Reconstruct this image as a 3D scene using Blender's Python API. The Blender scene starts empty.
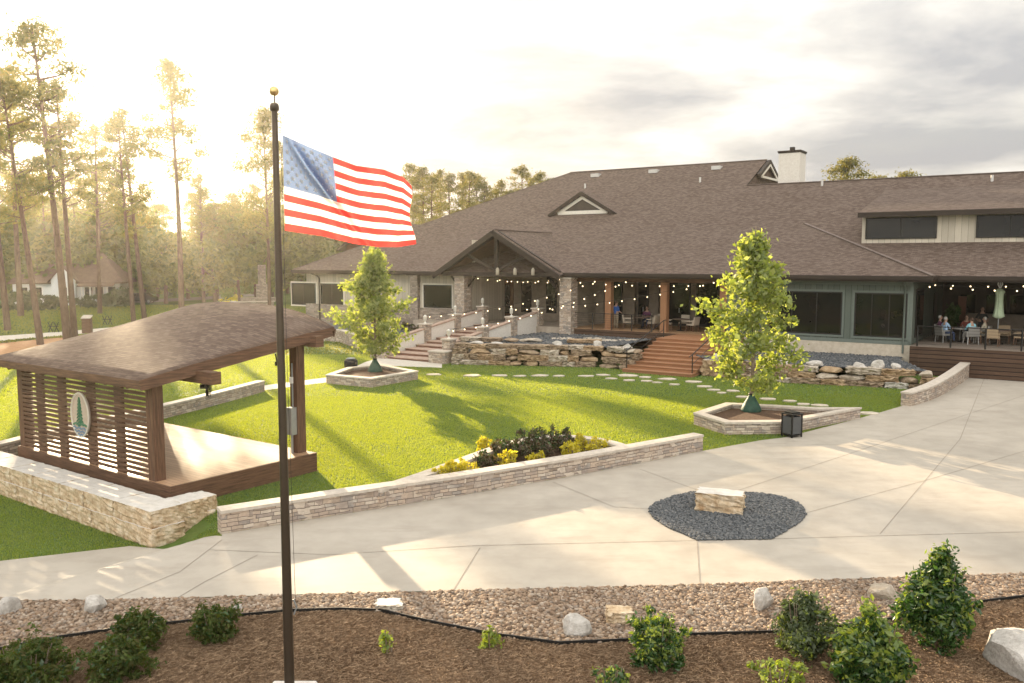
HAZE = 0.00027
import bpy, bmesh, math, random
import numpy as np
from mathutils import Vector, Matrix
random.seed(7); rng = np.random.default_rng(7)
C = bpy.context.scene.collection
R = math.radians
# ------------------------------------------------------------ camera model
F = 850.0; CZ = 5.8; TH = math.atan(81.5/850)
CT, ST = math.cos(TH), math.sin(TH)
def ray(px, py):
    u, v = (px-512)/F, (341.5-py)/F
    return Vector((u, CT+v*ST, -ST+v*CT))
def Gz(px, py, z=0.0):
    d = ray(px, py); t = (z-CZ)/d.z
    return Vector((d.x*t, d.y*t, z))
def at_depth(px, py, y):
    d = ray(px, py); t = y/d.y
    return Vector((d.x*t, y, CZ+d.z*t))
# stage frame
SN = Vector((-8.0, 19.5)); SE1 = Vector((math.cos(R(144)), math.sin(R(144)))); SE2 = Vector((math.cos(R(54)), math.sin(R(54))))
def sm(t):
    t = np.clip(t, 0, 1); return t*t*(3-2*t)
def hgt(x, y):
    dx, dy = x-SN.x, y-SN.y
    s = dx*SE1.x+dy*SE1.y; d = dx*SE2.x+dy*SE2.y
    return -0.4*sm((.45-d)/1.3)*sm((s+2.7)/1.3)
def G(px, py):
    z = 0.0
    for _ in range(12):
        p = Gz(px, py, z); z = .5*z+.5*float(hgt(p.x, p.y))
    return p
# building frame
BO = Vector((20.5, 43.5)); BA = Vector((.829, -.559)); BN = Vector((.559, .829)); BRZ = math.atan2(-.559, .829)
def Bw(x, y, z=0.0): return Vector((BO.x+BA.x*x+BN.x*y, BO.y+BA.y*x+BN.y*y, z))
def bx(px, yB, z=3.0):           # local x where the pixel column meets the plane y=yB at height z
    u = (px-512)/F
    k = (CZ-z)*ST
    # BO.x+BA.x*x+BN.x*y = u*((BO.y+BA.y*x+BN.y*y)*CT+k)
    return (u*((BO.y+BN.y*yB)*CT+k)-BO.x-BN.x*yB)/(BA.x-u*BA.y*CT)
def bz(px, py, yB):              # height on the plane y=yB
    d = ray(px, py)
    t = (yB+BO.x*BN.x+BO.y*BN.y)/(d.x*BN.x+d.y*BN.y)
    return CZ+d.z*t
# ------------------------------------------------------------ mesh helpers
def uv_auto(me):
    nl = len(me.loops)
    if not nl: return
    lay = me.uv_layers.new(name='UVMap')
    uvs = np.zeros((nl, 2), np.float32)
    vs = me.vertices
    for p in me.polygons:
        n = p.normal
        if abs(n.z) > .97: t = Vector((1, 0, 0)); b = Vector((0, 1, 0))
        else:
            t = Vector((-n.y, n.x, 0)).normalized(); b = n.cross(t)
            if b.z < 0: b = -b
        for li in p.loop_indices:
            co = vs[me.loops[li].vertex_index].co
            uvs[li] = (co.dot(t), co.dot(b))
    lay.data.foreach_set('uv', uvs.ravel())
def link(name, me, parent=None):
    o = bpy.data.objects.new(name, me); C.objects.link(o)
    if parent is not None: o.parent = parent
    return o
def tag(o, label=None, cat=None, group=None, kind=None):
    if label: o['label'] = label
    if cat: o['category'] = cat
    if group: o['group'] = group
    if kind: o['kind'] = kind
    return o
def thing(name, label, cat, loc=(0, 0, 0), rz=0, group=None):
    o = bpy.data.objects.new(name, None); C.objects.link(o)
    o.location = loc; o.rotation_euler = (0, 0, rz)
    o.empty_display_size = .2
    return tag(o, label, cat, group)
def dup(root, loc=None, rz=None, label=None, group=None, scale=None):
    r = root.copy(); C.objects.link(r)
    if loc is not None: r.location = loc
    if rz is not None: r.rotation_euler = (0, 0, rz)
    if scale is not None: r.scale = scale
    if label: r['label'] = label
    if group: r['group'] = group
    for ch in list(root.children):
        c = ch.copy(); C.objects.link(c); c.parent = r
        for g in list(ch.children):
            d = g.copy(); C.objects.link(d); d.parent = c
    return r
def mesh_np(name, V, Fc, mat, parent=None, smooth=False, midx=None):
    V = np.asarray(V, np.float32); Fc = np.asarray(Fc, np.int32)
    me = bpy.data.meshes.new(name)
    k = Fc.shape[1]
    me.vertices.add(len(V)); me.vertices.foreach_set('co', V.ravel())
    me.loops.add(Fc.size); me.loops.foreach_set('vertex_index', Fc.ravel())
    me.polygons.add(len(Fc))
    me.polygons.foreach_set('loop_start', np.arange(0, Fc.size, k, dtype=np.int32))
    me.polygons.foreach_set('loop_total', np.full(len(Fc), k, np.int32))
    mats = mat if isinstance(mat, (list, tuple)) else [mat]
    for m in mats: me.materials.append(m)
    if midx is not None: me.polygons.foreach_set('material_index', np.asarray(midx, np.int32))
    me.polygons.foreach_set('use_smooth', np.full(len(Fc), smooth))
    me.update(calc_edges=True); me.validate()
    return link(name, me, parent)
class MB:
    def __init__(s): s.v = []; s.f = []; s.m = []; s.s = []
    def add(s, vs, fs, m=0, smooth=False):
        o = len(s.v); s.v += [tuple(v) for v in vs]
        for f in fs: s.f.append([o+i for i in f]); s.m.append(m); s.s.append(smooth)
        return s
    def box(s, c, size, rz=0, m=0, M=None):
        hx, hy, hz = size[0]/2, size[1]/2, size[2]/2
        vs = [Vector((x, y, z)) for z in (-hz, hz) for x, y in ((-hx, -hy), (hx, -hy), (hx, hy), (-hx, hy))]
        M = M if M is not None else Matrix.Rotation(rz, 3, 'Z')
        c = Vector(c)
        return s.add([M @ v+c for v in vs], [(3, 2, 1, 0), (4, 5, 6, 7), (0, 1, 5, 4), (1, 2, 6, 5), (2, 3, 7, 6), (3, 0, 4, 7)], m)
    def bb(s, x0, x1, y0, y1, z0, z1, m=0):
        return s.box(((x0+x1)/2, (y0+y1)/2, (z0+z1)/2), (abs(x1-x0), abs(y1-y0), abs(z1-z0)), 0, m)
    def beam(s, p, q, w, h, m=0):
        p, q = Vector(p), Vector(q); d = q-p; L = d.length; d.normalize()
        up = Vector((0, 0, 1)) if abs(d.z) < .98 else Vector((0, 1, 0))
        sd = d.cross(up).normalized(); up = sd.cross(d)
        M = Matrix((d, sd, up)).transposed()
        return s.box((p+q)/2, (L, w, h), 0, m, M)
    def prism(s, poly, z0, z1, m=0):
        n = len(poly)
        ar = sum(poly[i][0]*poly[(i+1) % n][1]-poly[(i+1) % n][0]*poly[i][1] for i in range(n))
        if ar < 0: poly = poly[::-1]
        vs = [(p[0], p[1], z0) for p in poly]+[(p[0], p[1], z1) for p in poly]
        fs = [list(range(n))[::-1], list(range(n, 2*n))]+[(i, (i+1) % n, n+(i+1) % n, n+i) for i in range(n)]
        return s.add(vs, fs, m)
    def slab(s, poly, t, m=0, mb=None, up=True):   # 3D planar polygon, thickened downwards by t
        n = len(poly); mb = m if mb is None else mb
        P = [Vector(p) for p in poly]
        nz = sum(P[i].x*P[(i+1) % n].y-P[(i+1) % n].x*P[i].y for i in range(n))
        if nz < 0: P = P[::-1]
        s.add(P, [list(range(n))], m)
        Q = [p-Vector((0, 0, t)) for p in P]
        s.add(Q, [list(range(n))[::-1]], mb)
        s.add(P+Q, [(i, n+i, n+(i+1) % n, (i+1) % n) for i in range(n)], mb)
        return s
    def tube(s, pts, rs, n=8, m=0, cap=True, smooth=True):
        P = [Vector(p) for p in pts]; k = len(P)
        if not hasattr(rs, '__len__'): rs = [rs]*k
        vs = []; ref = None
        for i in range(k):
            d = (P[min(i+1, k-1)]-P[max(i-1, 0)]).normalized()
            if ref is None: ref = d.orthogonal().normalized()
            ref = (ref-d*ref.dot(d))
            ref = ref.normalized() if ref.length > 1e-5 else d.orthogonal().normalized()
            b = d.cross(ref)
            for j in range(n):
                a = 2*math.pi*j/n
                vs.append(P[i]+(ref*math.cos(a)+b*math.sin(a))*rs[i])
        fs = [(i*n+j, i*n+(j+1) % n, (i+1)*n+(j+1) % n, (i+1)*n+j) for i in range(k-1) for j in range(n)]
        s.add(vs, fs, m, smooth)
        if cap:
            s.add(vs[:n], [list(range(n))[::-1]], m); s.add(vs[-n:], [list(range(n))], m)
        return s
    def lathe(s, prof, c=(0, 0, 0), n=16, m=0, smooth=True):
        c = Vector(c); vs = []
        for r, z in prof:
            for j in range(n):
                a = 2*math.pi*j/n; vs.append(c+Vector((r*math.cos(a), r*math.sin(a), z)))
        k = len(prof)
        fs = [(i*n+j, i*n+(j+1) % n, (i+1)*n+(j+1) % n, (i+1)*n+j) for i in range(k-1) for j in range(n)]
        s.add(vs, fs, m, smooth)
        s.add(vs[:n], [list(range(n))[::-1]], m); s.add(vs[-n:], [list(range(n))], m)
        return s
    def ball(s, c, r, m=0, n=10, sc=(1, 1, 1)):
        prof = [(max(r*math.sin(math.pi*i/6), 1e-4), -r*math.cos(math.pi*i/6)) for i in range(7)]
        k0 = len(s.v); s.lathe(prof, (0, 0, 0), n, m)
        for i in range(k0, len(s.v)):
            v = s.v[i]; s.v[i] = (v[0]*sc[0]+c[0], v[1]*sc[1]+c[1], v[2]*sc[2]+c[2])
        return s
    def pathwall(s, pts, th, z0, z1, m=0, closed=False):
        P = [Vector((p[0], p[1])) for p in pts]; n = len(P); L = []; Rr = []
        for i in range(n):
            a = P[i-1] if (i > 0 or closed) else None
            b = P[(i+1) % n] if (i < n-1 or closed) else None
            d1 = (P[i]-a).normalized() if a is not None else None
            d2 = (b-P[i]).normalized() if b is not None else None
            if d1 is None: d1 = d2
            if d2 is None: d2 = d1
            n1 = Vector((-d1.y, d1.x)); n2 = Vector((-d2.y, d2.x)); nn = (n1+n2).normalized()
            q = min(1/max(nn.dot(n1), .35), 2)
            L.append(P[i]+nn*th/2*q); Rr.append(P[i]-nn*th/2*q)
        zf0 = z0 if callable(z0) else (lambda p: z0)
        zf1 = z1 if callable(z1) else (lambda p: z1)
        vs = []
        for i in range(n):
            for q, zf in ((L[i], zf0), (L[i], zf1), (Rr[i], zf1), (Rr[i], zf0)):
                vs.append((q.x, q.y, zf(P[i])))
        fs = []
        for i in range(n if closed else n-1):
            j = (i+1) % n
            for a in range(4):
                b = (a+1) % 4
                fs.append((i*4+a, i*4+b, j*4+b, j*4+a))
        if not closed: fs += [(3, 2, 1, 0), ((n-1)*4, (n-1)*4+1, (n-1)*4+2, (n-1)*4+3)]
        s.add(vs, fs, m); return s
    def build(s, name, mats, parent=None, world=False, uv=True, bevel=0):
        mats = mats if isinstance(mats, (list, tuple)) else [mats]
        V = [Vector(v) for v in s.v]
        org = None
        if parent is not None and world:
            Mi = (Matrix.Translation(parent.location) @ parent.rotation_euler.to_matrix().to_4x4()).inverted()
            V = [Mi @ v for v in V]
        elif parent is None:
            lo = [min(v[i] for v in V) for i in range(3)]; hi = [max(v[i] for v in V) for i in range(3)]
            org = Vector(((lo[0]+hi[0])/2, (lo[1]+hi[1])/2, lo[2])); V = [v-org for v in V]
        me = bpy.data.meshes.new(name)
        me.from_pydata([tuple(v) for v in V], [], s.f)
        for m in mats: me.materials.append(m)
        me.polygons.foreach_set('material_index', s.m)
        me.polygons.foreach_set('use_smooth', s.s)
        me.update()
        if bevel:
            bm = bmesh.new(); bm.from_mesh(me)
            bmesh.ops.remove_doubles(bm, verts=bm.verts, dist=1e-4)
            bmesh.ops.recalc_face_normals(bm, faces=bm.faces)
            bmesh.ops.bevel(bm, geom=[e for e in bm.edges if len(e.link_faces) == 2 and e.calc_face_angle(0) > .5], offset=bevel, segments=1, affect='EDGES')
            bm.to_mesh(me); bm.free(); me.update()
        else:
            bm = bmesh.new(); bm.from_mesh(me); bmesh.ops.recalc_face_normals(bm, faces=bm.faces); bm.to_mesh(me); bm.free(); me.update()
        if uv: uv_auto(me)
        o = link(name, me, parent)
        if org is not None: o.location = org
        return o
def sheet(name, poly, zoff, mat, cuts=True, kind='structure', step=.25, bumpy=None):
    bm = bmesh.new()
    vs = [bm.verts.new((p[0], p[1], 0)) for p in poly]
    bm.faces.new(vs)
    bmesh.ops.triangulate(bm, faces=bm.faces[:])
    x0, x1 = max(min(p[0] for p in poly), -22), min(max(p[0] for p in poly), -2.5)
    y0, y1 = max(min(p[1] for p in poly), 6), min(max(p[1] for p in poly), 28)
    if bumpy: x0, x1, y0, y1, step = bumpy
    if cuts:
        for ax, a, b in ((0, x0, x1), (1, y0, y1)):
            k = math.ceil(a/step)*step
            while k < b:
                nv = (1, 0, 0) if ax == 0 else (0, 1, 0); pt = (k, 0, 0) if ax == 0 else (0, k, 0)
                bmesh.ops.bisect_plane(bm, geom=bm.verts[:]+bm.edges[:]+bm.faces[:], plane_co=pt, plane_no=nv, dist=1e-5)
                k += step
    for v in bm.verts:
        v.co.z = float(hgt(v.co.x, v.co.y))+zoff
    bmesh.ops.recalc_face_normals(bm, faces=bm.faces)
    for f in bm.faces:
        if f.normal.z < 0: f.normal_flip()
    me = bpy.data.meshes.new(name); bm.to_mesh(me); bm.free()
    me.materials.append(mat)
    o = link(name, me); tag(o, kind=kind)
    return o
def inpoly(X, Y, poly):
    r = np.zeros(len(X), bool); n = len(poly); j = n-1
    for i in range(n):
        xi, yi = poly[i][0], poly[i][1]; xj, yj = poly[j][0], poly[j][1]
        if yi != yj:
            r ^= ((yi > Y) != (yj > Y)) & (X < (xj-xi)*(Y-yi)/(yj-yi)+xi)
        j = i
    return r
# ------------------------------------------------------------ materials
MATS = {}
class NT:
    def __init__(s, name):
        s.mat = bpy.data.materials.new(name); s.mat.use_nodes = True
        s.n = s.mat.node_tree.nodes; s.l = s.mat.node_tree.links
        s.n.clear(); s.out = s.n.new('ShaderNodeOutputMaterial')
    def new(s, t, **kw):
        nd = s.n.new('ShaderNode'+t)
        for k, v in kw.items():
            if k in nd.inputs: s.set(nd.inputs[k], v)
            else: setattr(nd, k, v)
        return nd
    def set(s, sock, v):
        if hasattr(v, 'links') or hasattr(v, 'is_linked'): s.l.new(v, sock)
        else: sock.default_value = v
    def coord(s, kind='Object', scale=(1, 1, 1)):
        tc = s.new('TexCoord'); mp = s.new('Mapping'); s.l.new(tc.outputs[kind], mp.inputs['Vector']); mp.inputs['Scale'].default_value = scale
        return mp.outputs[0]
    def noise(s, vec, scale, detail=4, rough=.55):
        nd = s.new('TexNoise'); s.l.new(vec, nd.inputs['Vector']); nd.inputs['Scale'].default_value = scale
        nd.inputs['Detail'].default_value = detail; nd.inputs['Roughness'].default_value = rough
        return nd.outputs['Fac']
    def ramp(s, fac, stops, interp='LINEAR'):
        nd = s.new('ValToRGB'); s.l.new(fac, nd.inputs[0]); cr = nd.color_ramp; cr.interpolation = interp
        while len(cr.elements) < len(stops): cr.elements.new(.5)
        for e, (p, c) in zip(cr.elements, stops): e.position = p; e.color = (*c, 1) if len(c) == 3 else c
        return nd.outputs[0]
    def mix(s, fac, a, b, mode='MIX'):
        nd = s.new('Mix'); nd.data_type = 'RGBA'; nd.blend_type = mode
        s.set(nd.inputs[0], fac)
        for i, c in ((6, a), (7, b)):
            if isinstance(c, tuple): nd.inputs[i].default_value = (*c, 1) if len(c) == 3 else c
            else: s.l.new(c, nd.inputs[i])
        return nd.outputs[2]
    def math(s, op, a, b=0.0):
        nd = s.new('Math'); nd.operation = op; s.set(nd.inputs[0], a); s.set(nd.inputs[1], b); return nd.outputs[0]
    def bump(s, h, strength=.5, dist=.02, normal=None):
        nd = s.new('Bump'); s.l.new(h, nd.inputs['Height']); nd.inputs['Strength'].default_value = strength; nd.inputs['Distance'].default_value = dist
        if normal is not None: s.l.new(normal, nd.inputs['Normal'])
        return nd.outputs[0]
    def princ(s, color, rough=.8, normal=None, metallic=0, spec=.3, **kw):
        b = s.new('BsdfPrincipled')
        if isinstance(color, tuple): b.inputs['Base Color'].default_value = (*color, 1)
        else: s.l.new(color, b.inputs['Base Color'])
        s.set(b.inputs['Roughness'], rough); b.inputs['Metallic'].default_value = metallic; b.inputs['Specular IOR Level'].default_value = spec
        if normal is not None: s.l.new(normal, b.inputs['Normal'])
        for k, v in kw.items(): s.set(b.inputs[k], v)
        s.l.new(b.outputs[0], s.out.inputs[0]); return b
def M_noise(name, c1, c2, scale=6, coord='Object', stretch=(1, 1, 1), rough=.8, bump=.3, bscale=None, dist=.01, metallic=0, spec=.3, c3=None):
    t = NT(name); v = t.coord(coord, stretch)
    f = t.noise(v, scale, 5, .6)
    st = [(.3, c1), (.7, c2)] if c3 is None else [(.28, c1), (.5, c2), (.72, c3)]
    col = t.ramp(f, st)
    nrm = t.bump(t.noise(v, bscale or scale*3, 4), bump, dist) if bump else None
    t.princ(col, rough, nrm, metallic, spec); return t.mat
def M_plain(name, c, rough=.6, metallic=0, spec=.4):
    t = NT(name); v = t.coord('Object'); f = t.noise(v, 9, 3)
    col = t.mix(f, tuple(x*.85 for x in c), tuple(min(x*1.12, 1) for x in c))
    t.princ(col, rough, None, metallic, spec); return t.mat
def M_stone(name, pal, rowh=.085, width=.24, mortar=.006, mcol=(.16, .13, .11), rough=.9):
    t = NT(name); v = t.coord('UV')
    nz = t.new('TexNoise'); t.l.new(v, nz.inputs['Vector']); nz.inputs['Scale'].default_value = 5
    dv = t.new('VectorMath', operation='MULTIPLY_ADD'); t.l.new(nz.outputs['Color'], dv.inputs[0]); dv.inputs[1].default_value = (.06, .045, 0); t.l.new(v, dv.inputs[2])
    def brick(w, h, off):
        b = t.new('TexBrick'); t.l.new(dv.outputs[0], b.inputs['Vector']); b.inputs['Scale'].default_value = 1
        b.inputs['Brick Width'].default_value = w; b.inputs['Row Height'].default_value = h; b.inputs['Mortar Size'].default_value = mortar
        b.inputs['Color1'].default_value = (0, 0, 0, 1); b.inputs['Color2'].default_value = (1, 1, 1, 1); b.inputs['Mortar'].default_value = (.5, .5, .5, 1)
        b.offset = off; b.squash = 1.6; b.squash_frequency = 3; return b
    b1 = brick(width, rowh, .37)
    k = t.math('MULTIPLY_ADD' if False else 'ADD', b1.outputs['Color'], 0.0)
    n2 = t.noise(v, 2.3, 3); n3 = t.noise(v, 14, 4)
    kk = t.math('ADD', t.math('MULTIPLY', k, .7), t.math('MULTIPLY', n2, .3))
    b2 = brick(width*1.7, rowh*1.9, .45); msk = t.math('GREATER_THAN', t.noise(v, 1.9, 2), .53)
    kk = t.math('ADD', t.math('MULTIPLY', t.mix(msk, b1.outputs['Color'], b2.outputs['Color']), .7), t.math('MULTIPLY', n2, .3)); bf = t.mix(msk, b1.outputs['Fac'], b2.outputs['Fac'])
    n = len(pal); col = t.ramp(kk, [(i/(n-1)*.86+.07, pal[i]) for i in range(n)])
    col = t.mix(.35, col, t.ramp(n3, [(.3, (.55, .5, .45)), (.7, (1, 1, 1))]), 'MULTIPLY')
    col = t.mix(bf, col, mcol)
    hh = t.math('SUBTRACT', t.math('ADD', t.math('MULTIPLY', n3, .4), t.math('MULTIPLY', k, .5)), bf)
    t.princ(col, rough, t.bump(hh, .9, .03), 0, .2); return t.mat
def M_shingle(name, c1, c2, c3, rh=.11, bw=.22):
    t = NT(name); v = t.coord('UV')
    b = t.new('TexBrick'); t.l.new(v, b.inputs['Vector']); b.inputs['Scale'].default_value = 1
    b.inputs['Brick Width'].default_value = bw; b.inputs['Row Height'].default_value = rh; b.inputs['Mortar Size'].default_value = .008
    b.inputs['Color1'].default_value = (0, 0, 0, 1); b.inputs['Color2'].default_value = (1, 1, 1, 1); b.inputs['Mortar'].default_value = (.1, .1, .1, 1); b.offset = .43
    n2 = t.noise(v, .25, 5); n3 = t.noise(v, 18, 3)
    k = t.math('ADD', t.math('MULTIPLY', b.outputs['Color'], .72), t.math('MULTIPLY', n2, .28))
    col = t.ramp(k, [(.12, c1), (.5, c2), (.88, c3)])
    col = t.mix(.5, col, t.ramp(n3, [(.3, (.62, .6, .58)), (.7, (1, 1, 1))]), 'MULTIPLY')
    # courses: each row rises towards its butt edge
    sx = t.new('SeparateXYZ'); t.l.new(v, sx.inputs[0])
    saw = t.math('FRACT', t.math('DIVIDE', sx.outputs[1], rh))
    hh = t.math('SUBTRACT', t.math('ADD', t.math('MULTIPLY', saw, -.6), t.math('MULTIPLY', b.outputs['Color'], .4)), b.outputs['Fac'])
    t.princ(col, .92, t.bump(hh, .8, .02), 0, .25); return t.mat
def M_wood(name, c1, c2, axis='V', rough=.7, plank=None, spec=.3):
    t = NT(name); st = (1, 14, 1) if axis == 'U' else (14, 1, 1)
    v = t.coord('UV', st); f = t.noise(v, 1.6, 6, .65); f2 = t.noise(t.coord('UV'), .8, 3)
    f = t.ramp(f, [(.3, (0, 0, 0)), (.68, (1, 1, 1))])
    col = t.mix(f, c1, c2); col = t.mix(t.math('MULTIPLY', f2, .6), col, tuple(x*.55 for x in c1))
    h = f
    if plank:
        sx = t.new('SeparateXYZ'); t.l.new(t.coord('UV'), sx.inputs[0])
        a = sx.outputs[0] if plank[0] == 'U' else sx.outputs[1]
        q = t.math('DIVIDE', a, plank[1]); fr = t.math('FRACT', q); fl = t.math('FLOOR', q)
        wn = t.new('TexWhiteNoise'); wn.noise_dimensions = '1D'; t.l.new(fl, wn.inputs['W'])
        col = t.mix(t.math('MULTIPLY', wn.outputs['Value'], .45), col, tuple(x*.5 for x in c1))
        gap = t.math('LESS_THAN', fr, plank[2])
        col = t.mix(gap, col, tuple(x*.18 for x in c1)); h = t.math('SUBTRACT', t.math('MULTIPLY', f, .3), gap)
    t.princ(col, rough, t.bump(h, .5, .01), 0, spec); return t.mat
def M_leaf(name, pal, trans=.5, rough=.55, tint=(1.35, 1.3, .55), gloss=.04):
    t = NT(name); g = t.new('NewGeometry'); rnd = g.outputs['Random Per Island']
    n = len(pal); col = t.ramp(rnd, [(i/max(n-1, 1), pal[i]) for i in range(n)])
    d = t.new('BsdfDiffuse'); t.l.new(col, d.inputs[0])
    tr = t.new('BsdfTranslucent'); t.l.new(t.mix(1.0, col, (*tint, 1), 'MULTIPLY'), tr.inputs[0])
    gl = t.new('BsdfGlossy'); gl.inputs['Roughness'].default_value = rough; gl.inputs['Color'].default_value = (1, 1, 1, 1)
    m1 = t.new('MixShader'); m1.inputs[0].default_value = trans; t.l.new(d.outputs[0], m1.inputs[1]); t.l.new(tr.outputs[0], m1.inputs[2])
    m2 = t.new('MixShader'); m2.inputs[0].default_value = gloss; t.l.new(m1.outputs[0], m2.inputs[1]); t.l.new(gl.outputs[0], m2.inputs[2])
    t.l.new(m2.outputs[0], t.out.inputs[0]); return t.mat
def M_island(name, pal, rough=.85, scale=20):
    t = NT(name); g = t.new('NewGeometry'); n = len(pal)
    col = t.ramp(g.outputs['Random Per Island'], [(i/max(n-1, 1), pal[i]) for i in range(n)])
    v = t.coord('Object'); f = t.noise(v, scale, 4)
    col = t.mix(.5, col, t.ramp(f, [(.3, (.6, .58, .55)), (.7, (1.1, 1.08, 1.05))]), 'MULTIPLY')
    t.princ(col, rough, t.bump(f, .4, .01), 0, .25); return t.mat
def M_rock(name, c1, c2, c3, scale=3, bump=.8):
    t = NT(name); v = t.coord('Object'); f = t.noise(v, scale, 7, .65)
    vo = t.new('TexVoronoi'); t.l.new(v, vo.inputs['Vector']); vo.inputs['Scale'].default_value = scale*2.5; vo.feature = 'DISTANCE_TO_EDGE'
    col = t.ramp(f, [(.3, c1), (.5, c2), (.68, c3)])
    h = t.math('ADD', t.noise(v, scale*5, 6, .7), t.math('MULTIPLY', vo.outputs[0], .3))
    col = t.mix(.55, col, t.ramp(h, [(.35, (.6, .57, .53)), (.6, (1, 1, 1))]), 'MULTIPLY')
    t.princ(col, .93, t.bump(h, bump, .04), 0, .2); return t.mat
def M_emit(name, c, strength, base=None):
    t = NT(name); t.princ(base or c, .4, None, 0, .4, **{'Emission Color': (*c, 1), 'Emission Strength': strength}); return t.mat
def M_glass(name, c=(.015, .017, .016), rough=.04):
    t = NT(name); v = t.coord('Object'); f = t.noise(v, .9, 2)
    t.princ(t.mix(f, tuple(x*.6 for x in c), tuple(x*1.5 for x in c)), rough, t.bump(f, .06, .05), 0, .3); return t.mat
pal_ledge = [(.19, .15, .12), (.47, .38, .30), (.60, .52, .43), (.34, .285, .245), (.52, .41, .32), (.28, .25, .225), (.66, .59, .50)]
ledge = M_stone('ledgestone', pal_ledge)
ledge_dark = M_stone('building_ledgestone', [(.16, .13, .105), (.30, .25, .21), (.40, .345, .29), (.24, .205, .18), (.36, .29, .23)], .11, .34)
cap_m = M_noise('limestone_cap', (.40, .35, .29), (.56, .50, .43), 7, rough=.85, bump=.35)
shingle = M_shingle('roof_shingle', (.094, .066, .052), (.140, .103, .084), (.185, .142, .118))
shingle_st = M_shingle('stage_shingle', (.095, .064, .049), (.135, .095, .073), (.18, .132, .103), .10, .24)
dark_wood = M_wood('dark_stained_wood', (.060, .030, .018), (.235, .128, .074), 'U', .65)
dark_wood_v = M_wood('dark_stained_wood_post', (.060, .030, .018), (.24, .13, .075), 'V', .65)
fascia_m = M_wood('brown_fascia', (.026, .018, .013), (.046, .032, .024), 'U', .6)
deck_wood = M_wood('deck_boards', (.40, .235, .125), (.60, .385, .225), 'U', .6, ('V', .14, .05), .2)
red_wood = M_wood('redwood_boards', (.34, .160, .078), (.48, .25, .13), 'U', .55, ('V', .14, .05))
cedar_v = M_wood('cedar_post', (.27, .130, .065), (.38, .20, .105), 'V', .65)
skirt_wood = M_wood('skirt_boards', (.075, .042, .026), (.145, .085, .054), 'U', .7, ('V', .21, .2))
green_wall = M_wood('green_board_siding', (.125, .150, .125), (.150, .178, .150), 'V', .75, ('U', .30, .05))
cream_wall = M_wood('cream_board_siding', (.58, .52, .42), (.66, .60, .50), 'V', .75, ('U', .32, .04))
trim_cream = M_plain('cream_trim', (.70, .66, .58), .6)
green_trim = M_plain('green_trim', (.13, .155, .135), .6)
stucco = M_noise('cream_stucco', (.60, .555, .49), (.70, .66, .60), 9, rough=.9, bump=.25)
glass = M_glass('window_glass', (.008, .009, .0085), .03)
black_m = M_plain('black_metal', (.018, .017, .016), .45, .3)
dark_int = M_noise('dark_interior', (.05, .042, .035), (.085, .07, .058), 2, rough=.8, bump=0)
brown_wall = M_noise('tan_porch_wall', (.20, .165, .13), (.27, .225, .18), 3, rough=.85, bump=.1)
bronze = M_plain('bronze_metal', (.075, .058, .042), .38, .6)
gold_m = M_plain('gilded_ball', (.62, .45, .20), .3, .9)
grey_metal = M_plain('grey_metal', (.33, .35, .36), .4, .6)
white_paint = M_plain('white_paint', (.78, .77, .74), .55)
limestone = M_rock('quarry_limestone', (.30, .19, .10), (.54, .42, .28), (.68, .59, .46), 4.5, .5)
sawn_top = M_noise('sawn_limestone', (.48, .45, .40), (.64, .61, .56), 5, rough=.85, bump=.25)
field_pal = [((.17, .125, .085), (.28, .21, .145), (.40, .315, .225)), ((.30, .245, .19), (.42, .36, .285), (.56, .50, .42)), ((.24, .16, .095), (.36, .255, .155), (.46, .35, .235)), ((.38, .35, .31), (.50, .47, .42), (.62, .59, .54))]
field = [M_rock('fieldstone_%s' % n, *p, 3) for n, p in zip(('umber', 'buff', 'ochre', 'pale'), field_pal)]
white_rock = M_rock('white_boulder', (.36, .335, .30), (.52, .49, .45), (.66, .63, .59), 4)
# ------------------------------------------------------------ camera, light, sky
cam = bpy.data.cameras.new('camera'); cam.sensor_fit = 'HORIZONTAL'; cam.sensor_width = 36; cam.lens = F/1024*36
cam.clip_end = 5000; cam.clip_start = .1
co = bpy.data.objects.new('camera', cam); C.objects.link(co); co.location = (0, 0, CZ); co.rotation_euler = (math.pi/2-TH, 0, 0)
sc = bpy.context.scene; sc.camera = co
SUN_EL, SUN_AZ = R(11.0), R(-25.5)          # azimuth measured from +Y towards +X
sl = bpy.data.lights.new('sun', 'SUN'); sl.energy = 5.0; sl.angle = R(.6); sl.color = (1.0, .78, .50)
so = bpy.data.objects.new('sun', sl); C.objects.link(so)
sd = Vector((math.sin(SUN_AZ)*math.cos(SUN_EL), math.cos(SUN_AZ)*math.cos(SUN_EL), math.sin(SUN_EL)))
so.rotation_euler = sd.to_track_quat('Z', 'Y').to_euler(); so.location = (0, 0, 60)
w = bpy.data.worlds.new('World'); sc.world = w; w.use_nodes = True
wn = w.node_tree.nodes; wl = w.node_tree.links; wn.clear()
wo = wn.new('ShaderNodeOutputWorld'); bg = wn.new('ShaderNodeBackground'); bg.inputs[1].default_value = .06
sky = wn.new('ShaderNodeTexSky'); sky.sky_type = 'NISHITA'; sky.sun_disc = False
sky.sun_elevation = SUN_EL; sky.sun_rotation = SUN_AZ; sky.dust_density = 3.0; sky.air_density = 1.0; sky.ozone_density = 1.0
tc = wn.new('ShaderNodeTexCoord')
def wnode(t, **kw):
    nd = wn.new('ShaderNode'+t)
    for k, v in kw.items():
        if k in nd.inputs.keys():
            if hasattr(v, 'is_linked'): wl.new(v, nd.inputs[k])
            else: nd.inputs[k].default_value = v
        else: setattr(nd, k, v)
    return nd
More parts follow.
